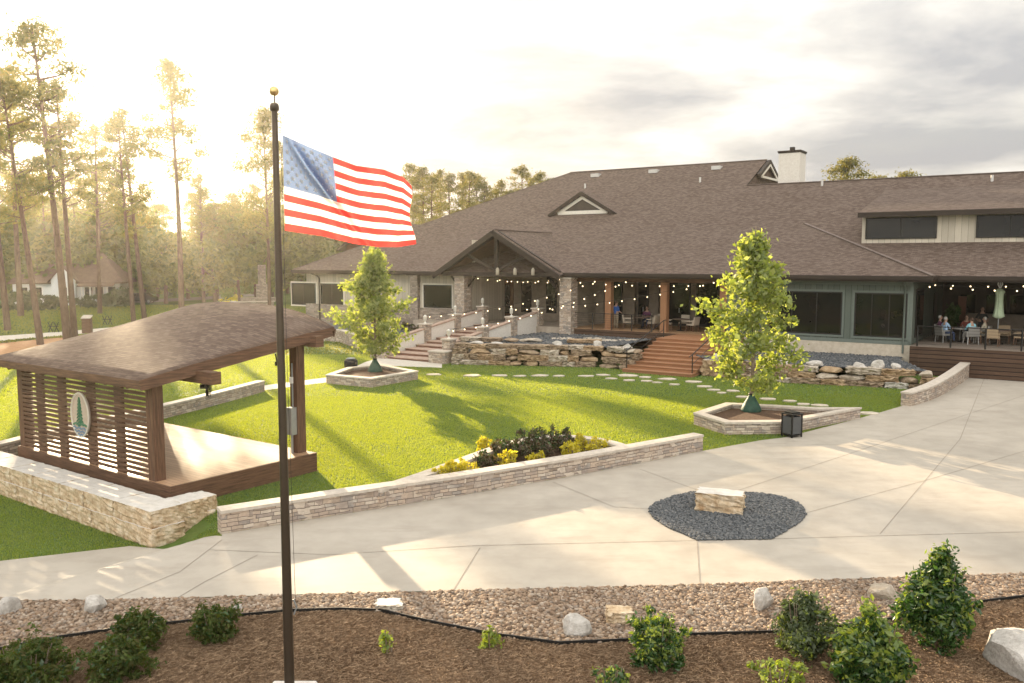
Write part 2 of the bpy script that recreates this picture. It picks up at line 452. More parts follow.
def wmath(op, a, b):
    nd = wn.new('ShaderNodeMath'); nd.operation = op
    for i, v in enumerate((a, b)):
        if hasattr(v, 'is_linked'): wl.new(v, nd.inputs[i])
        else: nd.inputs[i].default_value = v
    return nd.outputs[0]
def wramp(f, st):
    nd = wn.new('ShaderNodeValToRGB'); wl.new(f, nd.inputs[0])
    while len(nd.color_ramp.elements) < len(st): nd.color_ramp.elements.new(.5)
    for e, (p, c) in zip(nd.color_ramp.elements, st): e.position = p; e.color = (*c, 1)
    return nd.outputs[0]
def wmix(f, a, b, mode='MIX'):
    nd = wn.new('ShaderNodeMix'); nd.data_type = 'RGBA'; nd.blend_type = mode
    if hasattr(f, 'is_linked'): wl.new(f, nd.inputs[0])
    else: nd.inputs[0].default_value = f
    for i, c in ((6, a), (7, b)):
        if hasattr(c, 'is_linked'): wl.new(c, nd.inputs[i])
        else: nd.inputs[i].default_value = (*c, 1)
    return nd.outputs[2]
# cloud layer projected on a plane above: direction / (z + k)
sep = wnode('SeparateXYZ'); wl.new(tc.outputs['Generated'], sep.inputs[0])
zz = wmath('ADD', wmath('MAXIMUM', sep.outputs[2], 0.0), .17)
cx = wmath('DIVIDE', sep.outputs[0], zz); cy = wmath('DIVIDE', sep.outputs[1], zz)
cmb = wnode('CombineXYZ'); wl.new(cx, cmb.inputs[0]); wl.new(cy, cmb.inputs[1])
n1 = wnode('TexNoise', Vector=cmb.outputs[0], Scale=1.0, Detail=7.0, Roughness=.56, Distortion=.25)
mp = wn.new('ShaderNodeMapping'); mp.inputs['Location'].default_value = (3.1, 1.7, .6); wl.new(cmb.outputs[0], mp.inputs['Vector'])
n2 = wnode('TexNoise', Vector=mp.outputs[0], Scale=1.9, Detail=6.0, Roughness=.6)
CLOUD_SHADE = wramp(n1.outputs['Fac'], [(.40, (7.8, 7.5, 6.9)), (.50, (5.6, 5.4, 5.05)), (.60, (3.75, 3.75, 3.8))])
cover = wramp(n2.outputs['Fac'], [(.22, (.80, .80, .80)), (.55, (.98, .98, .98))])
# bright thin cloud round the sun direction (forward scattering of the cloud layer)
vn = wnode('VectorMath', operation='DOT_PRODUCT'); wl.new(tc.outputs['Generated'], vn.inputs[0]); vn.inputs[1].default_value = tuple(sd)
ca = wmath('MAXIMUM', vn.outputs['Value'], 0.0)
halo = wmath('ADD', wmath('MULTIPLY', wmath('POWER', ca, 14.0), 1.8), wmath('MULTIPLY', wmath('POWER', ca, 90.0), 10.0))
hc = wmix(1.0, (1.0, .90, .74), (1, 1, 1), 'MULTIPLY')
hm = wnode('VectorMath', operation='SCALE'); wl.new(hc, hm.inputs[0]); wl.new(halo, hm.inputs['Scale'])
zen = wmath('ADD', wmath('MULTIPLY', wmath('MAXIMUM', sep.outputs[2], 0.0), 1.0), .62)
back = wmath('ADD', wmath('MULTIPLY', wmath('MAXIMUM', wmath('MULTIPLY', sep.outputs[1], -1.0), 0.0), 1.3), 1.0)  # added fill light: unseen sky behind the camera made brighter
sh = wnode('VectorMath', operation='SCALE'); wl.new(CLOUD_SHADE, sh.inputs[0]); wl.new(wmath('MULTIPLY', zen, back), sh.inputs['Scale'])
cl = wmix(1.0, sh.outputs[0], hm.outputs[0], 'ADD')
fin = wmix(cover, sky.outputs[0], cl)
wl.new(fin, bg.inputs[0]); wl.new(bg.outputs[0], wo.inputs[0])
vs_ = sc.view_settings; vs_.view_transform = 'Standard'; vs_.look = 'None'; vs_.exposure = 1.72; vs_.gamma = 1; vs_.use_curve_mapping = False
cy_ = sc.cycles; cy_.max_bounces = 8; cy_.diffuse_bounces = 3; cy_.glossy_bounces = 3; cy_.transmission_bounces = 6; cy_.transparent_max_bounces = 8
cy_.volume_bounces = 0; cy_.sample_clamp_indirect = 6; cy_.use_denoising = True
cy_.caustics_reflective = False; cy_.caustics_refractive = False
# ------------------------------------------------------------ haze
hb = MB().bb(-420, 420, -30, 700, -1.6, 30)
tv = NT('haze_air'); pv = tv.new('VolumePrincipled'); pv.inputs['Color'].default_value = (.97, .92, .83, 1); pv.inputs['Density'].default_value = HAZE; pv.inputs['Anisotropy'].default_value = .78
tv.l.new(pv.outputs[0], tv.out.inputs['Volume'])
if HAZE > 0:
    tag(hb.build('haze', tv.mat, uv=False), kind='stuff')
# ------------------------------------------------------------ ground
def M_ground():
    t = NT('far_grass'); v = t.coord('Object'); f = t.noise(v, .35, 6); f2 = t.noise(v, 3.5, 5)
    col = t.ramp(f, [(.3, (.060, .105, .022)), (.55, (.085, .135, .028)), (.75, (.12, .145, .035))])
    col = t.mix(.5, col, t.ramp(f2, [(.3, (.6, .6, .6)), (.7, (1.1, 1.1, 1.1))]), 'MULTIPLY')
    t.princ(col, .9, t.bump(f2, .6, .05), 0, .2); return t.mat
sheet('ground', [(-700, -40), (700, -40), (700, 900), (-700, 900)], 0.0, M_ground(), step=.25, bumpy=(-22, -2.5, 6, 24, .25))
def M_turf():
    t = NT('turf_base'); v = t.coord('Object'); f = t.noise(v, .5, 5); f2 = t.noise(v, 40, 4)
    col = t.mix(f, (.075, .17, .022), (.10, .21, .030)); col = t.mix(.5, col, t.ramp(f2, [(.3, (.5, .5, .5)), (.7, (1.1, 1.1, 1.1))]), 'MULTIPLY')
    t.princ(col, .9, t.bump(f2, 1, .03), 0, .15); return t.mat
GP = lambda L: [tuple(G(*p)[:2]) for p in L]
# concrete forecourt
conc_px_back = [(-140, 578), (-60, 568), (0, 562), (60, 555), (130, 547), (222, 537)]
wall_front = [G(222, 535), G(340, 515.5), G(460, 496.5), G(580, 475.5), G(703, 451.5)]
conc = GP(conc_px_back)+[tuple(p[:2]) for p in wall_front]+GP([(760, 441), (785, 438), (855, 420), (880, 413), (907, 405), (942, 391), (967, 374)])
conc += [tuple(Bw(7, -.7)[:2]), tuple(Bw(16, -.7)[:2]), (44, 30), (30, 17.5)]+GP([(1200, 569), (1024, 574.5), (850, 580), (680, 586), (500, 590.5), (340, 594.5), (113, 600.7), (20, 601.5), (-60, 603), (-140, 606)])
def M_concrete():
    t = NT('forecourt_concrete'); v = t.coord('Object'); f = t.noise(v, .22, 6, .6); f2 = t.noise(v, 1.6, 6, .65); f3 = t.noise(v, 60, 3)
    st = t.noise(t.coord('Object', (.35, 1.4, 1)), .9, 6, .7)
    col = t.ramp(f, [(.3, (.32, .288, .242)), (.5, (.39, .352, .298)), (.72, (.445, .405, .348))])
    col = t.mix(.45, col, t.ramp(f2, [(.32, (.70, .675, .64)), (.6, (1.03, 1.02, 1.0))]), 'MULTIPLY')
    col = t.mix(t.ramp(st, [(.54, (0, 0, 0)), (.74, (.4, .4, .4))]), col, (.235, .195, .155))
    h = t.math('ADD', t.math('MULTIPLY', f3, .5), f2)
    t.princ(col, t.ramp(f2, [(.3, (.62,)*3), (.7, (.8,)*3)]), t.bump(h, .18, .006), 0, .35); return t.mat
sheet('pavement', conc, .022, M_concrete())
# joints in the concrete: narrow sawn strips
jm = M_noise('joint_filler', (.20, .17, .14), (.30, .26, .215), 5, rough=.95, bump=0)
def strip(name, px, wd, mat, zoff=.028):
    P = [G(*p) for p in px]; Q = []
    for a, b in zip(P, P[1:]):
        k = max(int((b-a).length/.4), 1)
        Q += [a.lerp(b, i/k) for i in range(k)]
    Q.append(P[-1]); vs = []; n = len(Q)
    for i, q in enumerate(Q):
        d = (Q[min(i+1, n-1)]-Q[max(i-1, 0)]); d.z = 0; d.normalize(); s_ = Vector((-d.y, d.x, 0))*wd/2
        for e in (q+s_, q-s_): vs.append((e.x, e.y, float(hgt(e.x, e.y))+zoff))
    m = MB().add(vs, [(2*i, 2*i+1, 2*i+3, 2*i+2) for i in range(n-1)])
    o = m.build(name, mat); tag(o, kind='structure'); return o
for L in ([(210, 551), (330, 556), (470, 547), (697, 541.5)], [(772, 540), (860, 537.5), (1024, 533), (1150, 529)], [(697, 541.5), (700, 585.5)],
          [(222, 541), (180, 573), (113, 600.5)], [(258, 556), (205, 583), (178, 599)], [(553, 483), (614, 508), (649, 510)], [(480, 549), (454, 590.5)],
          [(733, 493), (830, 461), (1024, 396)], [(700, 492), (640, 470)], [(806, 514), (930, 480), (1024, 452)], [(855, 446), (764, 444)], [(880, 535), (960, 440), (985, 377)]):
    strip('pavement_joint', L, .015, jm)
# river gravel bed, mulch bed, steel edging between
edge_px = [(-160, 690), (-40, 662), (0, 652), (60, 640), (115, 632), (170, 626), (240, 618), (290, 613), (340, 611.5), (380, 613), (440, 626.5), (500, 638), (559, 646), (626, 643), (680, 637.6), (734, 636), (800, 634), (880, 624), (930, 613), (982, 604), (1024, 599), (1200, 588)]
front_edge = GP([(1200, 569), (1024, 574.5), (850, 580), (680, 586), (500, 590.5), (340, 594.5), (113, 600.7), (20, 601.5), (-60, 603), (-140, 606)])
edge = GP(edge_px)
bed = [p for p in front_edge]+edge
bed_m = M_noise('gravel_bedding', (.13, .095, .065), (.24, .18, .13), 14, rough=.95, bump=.6)
sheet('gravel_bed', bed, .012, bed_m)
mulch_poly = edge+[(30, 4), (14, -10), (-14, -10), (-30, 4)]
def M_mulch():
    t = NT('mulch'); v = t.coord('Object'); f = t.noise(v, .6, 6, .6); f2 = t.noise(t.coord('Object', (1, 1.8, 1)), 34, 6, .75); f3 = t.noise(v, 7, 5)
    col = t.ramp(f, [(.3, (.125, .080, .050)), (.5, (.21, .14, .088)), (.7, (.32, .225, .145))])
    col = t.mix(.8, col, t.ramp(f2, [(.3, (.42, .40, .38)), (.7, (1.35, 1.25, 1.1))]), 'MULTIPLY')
    t.princ(col, .95, t.bump(t.math('ADD', f2, f3), 1, .04), 0, .1); return t.mat
sheet('mulch_bed', mulch_poly, .02, M_mulch())
ed = MB().pathwall([Vector(p) for p in edge], .02, lambda p: float(hgt(p.x, p.y))-.05, lambda p: float(hgt(p.x, p.y))+.075)
tag(ed.build('steel_edging', black_m), 'thin black edging strip curving between the river gravel and the mulch', 'edging')
# pebbles
ICO_V = None
bm = bmesh.new(); bmesh.ops.create_icosphere(bm, subdivisions=1, radius=1); ICO_V = np.array([v.co[:] for v in bm.verts]); ICO_F = np.array([[v.index for v in f.verts] for f in bm.faces]); bm.free()
def pebbles(name, X, Y, Z, size, flat, mat, label=None):
    n = len(X)
    r = rng.uniform(.6, 1.25, n)*size
    sx = r*rng.uniform(.75, 1.45, n); sy = r*rng.uniform(.6, 1.0, n); sz = r*flat*rng.uniform(.7, 1.2, n)
    V = ICO_V[None]*(1+rng.normal(0, .10, (n, len(ICO_V), 1)))
    V = V*np.stack([sx, sy, sz], 1)[:, None, :]
    a = rng.uniform(0, 6.283, n); tl = rng.normal(0, .35, n)
    c, s = np.cos(a)[:, None], np.sin(a)[:, None]
    y2 = V[:, :, 1]*np.cos(tl)[:, None]-V[:, :, 2]*np.sin(tl)[:, None]; z2 = V[:, :, 1]*np.sin(tl)[:, None]+V[:, :, 2]*np.cos(tl)[:, None]
    x3 = V[:, :, 0]*c-y2*s; y3 = V[:, :, 0]*s+y2*c
    P = np.stack([x3+X[:, None], y3+Y[:, None], z2+(Z+sz*.4)[:, None]], 2).reshape(-1, 3)
    Fc = (ICO_F[None]+(np.arange(n)*len(ICO_V))[:, None, None]).reshape(-1, 3)
    o = mesh_np(name, P, Fc, mat, smooth=True); tag(o, label, kind='stuff'); return o
riv = M_island('river_stone', [(.12, .08, .053), (.24, .165, .115), (.32, .235, .165), (.18, .125, .085), (.38, .30, .23), (.27, .18, .115), (.21, .17, .14), (.43, .36, .29), (.15, .105, .075)])
def scatter(poly, dens):
    xs = [p[0] for p in poly]; ys = [p[1] for p in poly]
    x0, x1, y0, y1 = min(xs), max(xs), min(ys), max(ys); n = int((x1-x0)*(y1-y0)*dens)
    X = rng.uniform(x0, x1, n); Y = rng.uniform(y0, y1, n); k = inpoly(X, Y, poly)
    dp = Y*CT+5.8*ST; px = 512+F*X/np.maximum(dp, .1); k &= (px > -60) & (px < 1090) & (Y > 8)
    return X[k], Y[k]
X, Y = scatter(bed, 520)
pebbles('river_gravel', X, Y, hgt(X, Y)+.012, .040, .6, riv)
# needles and twigs lying on the mulch
X, Y = scatter(mulch_poly, 2200); n = len(X)
a = rng.uniform(0, 6.283, n); L = rng.uniform(.012, .05, n); wd = rng.uniform(.001, .003, n); zt = rng.uniform(.0, .018, n); z0 = hgt(X, Y)+.024
dx, dy = np.cos(a)*L, np.sin(a)*L; qx, qy = -np.sin(a)*wd, np.cos(a)*wd
V = np.stack([np.stack([X-dx-qx, Y-dy-qy, z0], 1), np.stack([X-dx+qx, Y-dy+qy, z0+.006], 1), np.stack([X+dx+qx, Y+dy+qy, z0+zt+.006], 1), np.stack([X+dx-qx, Y+dy-qy, z0+zt], 1)], 1).reshape(-1, 3)
straw_m = M_island('pine_straw', [(.15, .095, .058), (.24, .16, .10), (.33, .23, .145), (.125, .08, .05), (.42, .30, .19)], .85)
tag(mesh_np('pine_straw', V, np.arange(4*n).reshape(-1, 4), straw_m), kind='stuff')
# oval of dark gravel in the forecourt
oval_px = [(649, 513), (650, 508), (656, 504), (672, 498), (691, 493), (711, 492.3), (733, 493), (763, 494.6), (781, 497.5), (798, 504), (805, 511), (806, 516), (801, 523), (789, 530.5), (772, 540.5), (697, 541.8), (682, 535), (666, 528), (653, 519.5)]
oval = GP(oval_px)
slate = M_island('slate_chip', [(.055, .062, .070), (.10, .108, .115), (.15, .155, .16), (.075, .082, .09), (.20, .20, .20)])
slate_bed = M_noise('slate_bedding', (.045, .05, .056), (.085, .09, .096), 20, rough=.95, bump=.8)
sheet('gravel_oval', oval, .034, slate_bed)
X, Y = scatter(oval, 700); pebbles('slate_gravel', X, Y, np.full(len(X), .036), .033, .6, slate)
# raised gravel terraces beside the building (set up below as structure)
# far left strips
path_m = M_noise('pale_path', (.44, .40, .34), (.56, .52, .45), 3, rough=.9, bump=.15)
straw_bed = M_noise('straw_bed', (.24, .12, .055), (.36, .20, .095), 3, rough=.95, bump=.6)
sheet('path', GP([(-60, 341.5), (0, 341), (40, 337.5), (70, 335), (110, 331), (140, 327), (139, 325), (105, 328), (60, 332), (30, 334), (0, 336), (-60, 336.5)]), .012, path_m, cuts=False)
sheet('needle_bed', GP([(-60, 366), (0, 360), (35, 353), (60, 345), (70, 337), (40, 339.5), (0, 343.5), (-60, 345)]), .012, straw_bed, cuts=False)
sheet('road', GP([(60, 306), (130, 303.5), (200, 300), (260, 296), (262, 293.5), (200, 297), (130, 300.5), (60, 302.5)]), .012, M_noise('far_asphalt', (.10, .095, .09), (.15, .14, .13), 1, rough=.9, bump=0), cuts=False)
sheet('walkway', GP([(262, 391), (300, 386), (333, 382), (372, 372), (383, 366), (442, 368), (442, 360), (383, 357), (366, 362), (332, 377), (300, 381), (262, 386)]), .014, path_m, cuts=False)
# ------------------------------------------------------------ low veneer walls and planters
def lerp_path(P, n=6):
    out = []
    for a, b in zip(P, P[1:]): out += [a.lerp(b, i/n) for i in range(n)]
    return out+[P[-1]]
def smooth_path(P, it=2):
    for _ in range(it):
        Q = [P[0]]
        for a, b in zip(P, P[1:]): Q += [a.lerp(b, .25), a.lerp(b, .75)]
        P = Q+[P[-1]]
    return P
def veneer_wall(name, label, pts, h, th=.34, closed=False, capov=.03, cat='wall', rise=0.0):
    p0 = pts[0]; t = thing(name, label, cat, (p0.x, p0.y, 0))
    zt = lambda p: h+rise*((p-Vector(pts[0][:2])).length)
    MB().pathwall(pts, th, lambda p: float(hgt(p.x, p.y))-.05, zt, closed=closed).build('veneer', ledge, t, True)
    MB().pathwall(pts, th+2*capov, lambda p: zt(p)+.002, lambda p: zt(p)+.07, closed=closed).build('cap', cap_m, t, True)
    return t
off = lambda P, d: [p+Vector((d[0], d[1], 0)) for p in P]
wn_ = Vector((-.55, .835, 0))*.19
veneer_wall('low_stone_wall', 'long straight low stone wall with pale cap between the forecourt and the flower bed', [p+wn_ for p in wall_front], .45)
arc = smooth_path([Gz(376, 492, .4), Gz(420, 478, .4), Gz(460, 463, .4), Gz(500, 448, .4), Gz(535, 438.5, .4), Gz(580, 438, .4), Gz(612, 444, .4), Gz(628, 450, .4)], 2)
veneer_wall('low_stone_wall', 'bowed low stone wall with pale cap curving behind the flower bed of yellow shrubs', arc, .40, .3)
soil_m = M_noise('bed_soil', (.075, .042, .026), (.13, .075, .046), 12, rough=.95, bump=.9, dist=.03)
bedp = [tuple((p+wn_).xy) for p in wall_front[1:4]]+[tuple(p.xy) for p in arc[::-1]]
sheet('flower_bed_soil', bedp, .13, soil_m, cuts=False)
pl1 = [Gz(330, 374.5, .42), Gz(371, 378, .42), Gz(414, 371, .42), Gz(381, 365, .42), Gz(350, 367.5, .42)]
pl2 = [Gz(699, 414, .42), Gz(704, 424, .42), Gz(760, 421.5, .42), Gz(785, 421.5, .42), Gz(855, 408, .42), Gz(826, 409.5, .42), Gz(729, 403.5, .42)]
pl2 = [Gz(699, 413, .42), Gz(727, 421.5, .42), Gz(783, 421.0, .42), Gz(854, 408, .42), Gz(818, 408.3, .42), Gz(772, 405.5, .42), Gz(729, 403.5, .42)]
veneer_wall('planter_wall', 'small stone planter wall round the left young tree near the entrance steps', pl1, .36, .3, True)
veneer_wall('planter_wall', 'pointed stone planter wall round the right young tree beside the trash can', pl2, .36, .3, True)
sheet('planter_soil', [tuple(p.xy) for p in pl1], .27, soil_m, cuts=False)
sheet('planter_soil', [tuple(p.xy) for p in pl2], .27, soil_m, cuts=False)
dw = smooth_path([Gz(-30, 452, .42), Gz(0, 445, .42), Gz(60, 430, .42), Gz(152, 409, .42), Gz(205, 396.5, .42), Gz(261, 382, .42)], 1)
veneer_wall('low_stone_wall', 'low stone wall with pale cap curving across the lawn behind the bandstand', dw, .42, .34)
cw = smooth_path([Gz(906, 394, .5), Gz(930, 386.5, .55), Gz(951, 375, .6), Gz(969, 362.5, .65)], 2)
veneer_wall('low_stone_wall', 'curved low stone wall climbing the edge of the forecourt up to the patio deck', cw, .50, .38, rise=.02)
# ------------------------------------------------------------ limestone pieces
def rough_block(name, label, cat, c, size, rz, group=None, mats=None, seed=0, rough=.03, parent=None):
    r = random.Random(seed); bm = bmesh.new()
    bmesh.ops.create_cube(bm, size=1)
    bmesh.ops.subdivide_edges(bm, edges=bm.edges[:], cuts=7, use_grid_fill=True)
    bm.faces.index_update(); topf = {f.index for f in bm.faces if all(v.co.z > .49 for v in f.verts)}
    for v in bm.verts:
        top = v.co.z > .49
        p = Vector((v.co.x*size[0], v.co.y*size[1], v.co.z*size[2]))
        k = rough*(.12 if top and abs(v.co.x) < .49 and abs(v.co.y) < .49 else 1)
        p += Vector((r.gauss(0, k), r.gauss(0, k), r.gauss(0, k*.6) if not top else r.gauss(0, k*.15)))
        v.co = p
    for f in bm.faces: f.material_index = 1 if f.index in topf else 0
    bm.normal_update()
    me = bpy.data.meshes.new(name); bm.to_mesh(me); bm.free()
    for m in (mats or [limestone, sawn_top]): me.materials.append(m)
    o = link(name, me, parent); o.location = c; o.rotation_euler = (0, 0, rz)
    if cat: tag(o, label, cat, group)
    return o
def SW(s, d, z=0): return Vector((SN.x+SE1.x*s+SE2.x*d, SN.y+SE1.y*s+SE2.y*d, z))
LB = 'limestone blocks under the bandstand'
upw = [('corner', -1.5, .05), ('second', .05, 1.35), ('third', 1.35, 2.5), ('fourth', 2.5, 3.9), ('fifth', 3.9, 5.1), ('sixth', 5.1, 6.4), ('far end', 6.4, 8.0)]
for i, (nm, a, b) in enumerate(upw):
    rough_block('limestone_block', '%s limestone block from the near corner, upper course under the slatted bandstand wall' % nm if nm != 'corner' else 'limestone block at the near corner, top course below the bandstand', 'block',
                SW((a+b)/2+.35, -.80, .20), (b-a-.03, .78, .40), R(144), LB, seed=i, rough=.011)
low = [('corner', -1.55, -.4), ('second', -.4, 1.0), ('third', 1.0, 2.1), ('fourth', 2.1, 3.3), ('fifth', 3.3, 4.7), ('sixth', 4.7, 5.9), ('seventh', 5.9, 7.0), ('last', 7.0, 8.1)]
for i, (nm, a, b) in enumerate(low):
    rough_block('limestone_block', '%s limestone block from the near corner, bottom course resting on the grass' % nm if nm != 'corner' else 'limestone block at the near corner, bottom course on the grass', 'block',
                SW((a+b)/2+.35, -.82, -.20), (b-a-.03, .80, .42), R(144), LB, seed=20+i, rough=.012)
rough_block('limestone_block', 'rough limestone block returning beside the bandstand deck, next to the corner block', 'block', SW(-.78, -.10, .20), (.66, .62, .40), R(144), LB, seed=41, rough=.012)
rough_block('limestone_block', 'tan limestone end block of the return, farthest along the deck side', 'block', SW(-.75, .36, .20), (.60, .30, .36), R(144), LB, seed=42, rough=.012)
rough_block('limestone_block', 'small limestone wedge on the grass under the return blocks beside the deck', 'block', SW(-.80, .02, -.14), (.62, .80, .40), R(144), LB, seed=43, rough=.012)
ob = G(694, 512); ob2 = G(742, 517)
dv_ = (ob2-ob); rz_ = math.atan2(dv_.y, dv_.x)
rough_block('limestone_block', 'single pale limestone seat block standing on the dark gravel oval', 'block', (ob+ob2)/2+Vector((.10, .22, .25)), (1.04, .5, .45), rz_, seed=50, rough=.018)
# rocks lying in the beds
def rock(name, label, cat, c, size, seed, mat, group=None, rz=0, flat=1.0, parent=None):
    r = random.Random(seed); bm = bmesh.new(); bmesh.ops.create_icosphere(bm, subdivisions=3, radius=1)
    cuts = [(Vector((r.gauss(0, 1), r.gauss(0, 1), r.gauss(0, .8))).normalized(), r.uniform(.55, .85)) for _ in range(12)]
    for v in bm.verts:
        p = v.co.copy()
        for n_, d_ in cuts:
            e = p.dot(n_)
            if e > d_: p -= n_*(e-d_)*.92
        p *= 1+r.gauss(0, .015)
        v.co = Vector((p.x*size[0], p.y*size[1], max(p.z, -.55)*size[2]))
    zmin = min(v.co.z for v in bm.verts)
    for v in bm.verts: v.co.z -= zmin
    me = bpy.data.meshes.new(name); bm.to_mesh(me); bm.free(); me.materials.append(mat)
    o = link(name, me, parent); o.location = c; o.rotation_euler = (0, 0, rz)
    if cat: tag(o, label, cat, group)
    return o
GR = 'loose rocks in the front beds'
def bedrock(px, py, wpx, hpx, label, mat, seed, sq=.75):
    p = G(px, py); d = p.y*CT+5.8*ST; w_ = wpx/F*d/2*1.12; h_ = hpx/F*d*.72
    rock('bed_rock', label, 'rock', p+Vector((0, w_*.4, -.03)), (w_, w_*sq, h_), seed, mat, GR, seed)
bedrock(7, 615, 22, 18, 'grey white rock cut by the left picture edge at the gravel bed', white_rock, 1)
bedrock(90, 613, 30, 15, 'whitish rounded rock on the gravel bed nearest the left shrubs', white_rock, 2)
bedrock(576, 637, 30, 21, 'jagged white rock beside the edging strip in mid gravel bed', white_rock, 3)
bedrock(764, 610, 28, 24, 'upright white rock behind the thin grey-green bush', white_rock, 4)
bedrock(886, 600, 32, 15, 'flat grey rock between the two right bushes in the gravel', field[1], 5, .9)
bedrock(690, 616, 10, 8, 'small grey stone near the yellow-green bush', field[1], 6)
bedrock(236, 611, 14, 8, 'small pale stone in the gravel behind the second dark shrub', white_rock, 8)
rough_block('bed_rock', 'flat tan block lying on the gravel left of centre by the edging', 'rock', G(389, 609)+Vector((0, 0, .06)), (.42, .30, .13), .1, GR, [field[1], sawn_top], 7, .022)
rough_block('bed_rock', 'squared tan stone block on the gravel beside the yellow-green bush', 'rock', G(620, 624)+Vector((0, .1, .10)), (.40, .30, .21), -.05, GR, [limestone, limestone], 9, .018)
p = G(1018, 683); rock('bed_rock', 'big white boulder cut by the lower right picture corner', 'rock', p+Vector((.42, .30, -.22)), (.75, .85, .50), 12, white_rock, GR, .4)
# ------------------------------------------------------------ dry stone retaining walls
def boulder_wall(label, base_px, courses, seed, toprocks):
    P = [G(*p) for p in base_px]; t = thing('retaining_wall', label, 'wall', (P[0].x, P[0].y, 0))
    r = random.Random(seed); L = [0]
    for a, b in zip(P, P[1:]): L.append(L[-1]+(b-a).length)
    def at(s_):
        for i in range(len(P)-1):
            if s_ <= L[i+1] or i == len(P)-2:
                k = (s_-L[i])/(L[i+1]-L[i]); q = P[i].lerp(P[i+1], k); d = (P[i+1]-P[i]).normalized(); return q, d
    z = -.05
    for ci, (h, setb) in enumerate(courses):
        s_ = r.uniform(-.3, 0)
        while s_ < L[-1]-.1:
            wl_ = min(r.uniform(.55, 1.5), L[-1]-s_+.1); q, d = at(max(s_+wl_/2, .05)); nrm = Vector((-d.y, d.x, 0))
            if nrm.y < 0: nrm = -nrm
            hh = h*r.uniform(.86, 1.06)
            c = q+nrm*(setb+.32+r.uniform(-.07, .07))+Vector((0, 0, z))
            if setb > 1 and (r.random() < .35 or s_ > L[-1]-2.6): s_ += wl_; continue
            m = field[r.choices((0, 1, 2, 3), (5, 3, 4, .35))[0]]
            if r.random() < .75:
                o = rough_block('stone', None, None, c-t.location+Vector((0, 0, hh/2)), (wl_-.03, .72, hh), math.atan2(d.y, d.x)+r.gauss(0, .04), mats=[m, m], seed=r.randrange(9999), rough=.038, parent=t)
            else:
                o = rock('stone', None, None, c-t.location, (wl_*.54, .42, hh*.68), r.randrange(9999), m, rz=math.atan2(d.y, d.x), parent=t)
            s_ += wl_
        z += h
    tset, tz = (courses[-1][1], z) if courses[-1][1] < 1 else (courses[-2][1], z-courses[-1][0])
    for k, (s_, w_, h_, lab) in enumerate(toprocks):
        q, d = at(s_*L[-1]); nrm = Vector((-d.y, d.x, 0)); nrm = nrm if nrm.y > 0 else -nrm
        rock('boulder', lab, 'boulder', q+nrm*(tset+.42)+Vector((0, 0, tz-.06)), (w_*.85, w_*.5, h_*.85), seed*7+k, white_rock if k != 99 else field[1], 'pale boulders on the retaining walls', math.atan2(d.y, d.x))
    return P
RW1 = boulder_wall('dry stacked brown fieldstone wall between the entrance steps and the redwood stairs', [(455, 364.5), (520, 366), (600, 367.5), (629, 371)], [(.34, 0), (.30, .12), (.30, .25), (.24, .42), (.20, 2.0)], 3,
  [(.10, .50, .17, 'long white slab rock on the left retaining wall beside the entrance steps'), (.22, .42, .16, 'second white slab rock from the entrance steps, on the retaining wall'), (.56, .42, .22, 'tilted white boulder at the middle of the left retaining wall'), (.78, .36, .24, 'squat pale boulder on the left retaining wall, between its middle and the redwood stairs'), (.92, .42, .22, 'white boulder on the retaining wall just left of the redwood stairs')])
RW2 = boulder_wall('dry stacked brown fieldstone wall running from the redwood stairs to the curved wall', [(706, 376), (790, 383), (850, 386), (900, 388.5), (930, 391)], [(.30, 0), (.30, .10), (.28, .22)], 5,
  [(.03, .42, .26, 'white boulder on the wall just right of the redwood stairs'), (.36, .30, .24, 'grey white boulder on the wall behind the right young tree'), (.52, .55, .22, 'wide flat pale rock topping the right retaining wall below the first big window'), (.71, .36, .26, 'pale boulder on the right wall below the second big window'), (.79, .40, .34, 'largest white boulder on the right wall near the downspout'), (.86, .30, .26, 'mottled grey boulder at the right end of the wall near the downspout')])
rough_block('boulder', 'upright square tan boulder standing right of the redwood stairs', 'boulder', G(713, 377)+Vector((0, .5, .38)), (.75, .55, .85), -.5, 'pale boulders on the retaining walls', [field[2], field[1]], 77, .05)
# raised gravel terraces behind the retaining walls
gv = M_noise('blue_gravel', (.075, .085, .095), (.15, .16, .17), 26, rough=.95, bump=.9, dist=.03)
def terrace(poly, z):
    o = sheet('gravel_terrace', poly, z, gv, cuts=False); return o
NV = Vector((.45, .85))
terrace([tuple((p.xy+Vector((.15, .55)))) for p in RW1]+[tuple(Bw(-14.1, -5.6)[:2]), tuple(Bw(-14.1, -.35)[:2]), tuple(Bw(-22.2, -.35)[:2]), tuple(Bw(-22.2, -8.9)[:2])], 1.06)
terrace([tuple((p.xy+Vector((.1, .5)))) for p in RW2]+[tuple(Bw(-.3, -1.2)[:2]), tuple(Bw(-.3, -.12)[:2]), tuple(Bw(-9.9, -.12)[:2]), tuple(Bw(-9.9, -4.9)[:2])], .80)
terrace([tuple(Bw(-27.9, -9.4)[:2]), tuple(Bw(-27.9, .2)[:2]), tuple(Bw(-33.4, .9)[:2]), tuple(Bw(-47.5, 1.2)[:2]), tuple(Bw(-47.5, -2.5)[:2]), tuple(Bw(-36, -4.5)[:2])], .72)
lw_pts = [Bw(-27.95, -9.6), Bw(-32, -7.0), Bw(-36, -4.6), Bw(-47.6, -2.6)]
t = thing('retaining_wall', 'low stone wall holding the gravel terrace left of the entrance steps, behind the left tree', 'wall', lw_pts[0])
MB().pathwall(lw_pts, .4, -.05, .80).build('veneer', ledge, t, True); MB().pathwall(lw_pts, .46, .802, .87).build('cap', cap_m, t, True)
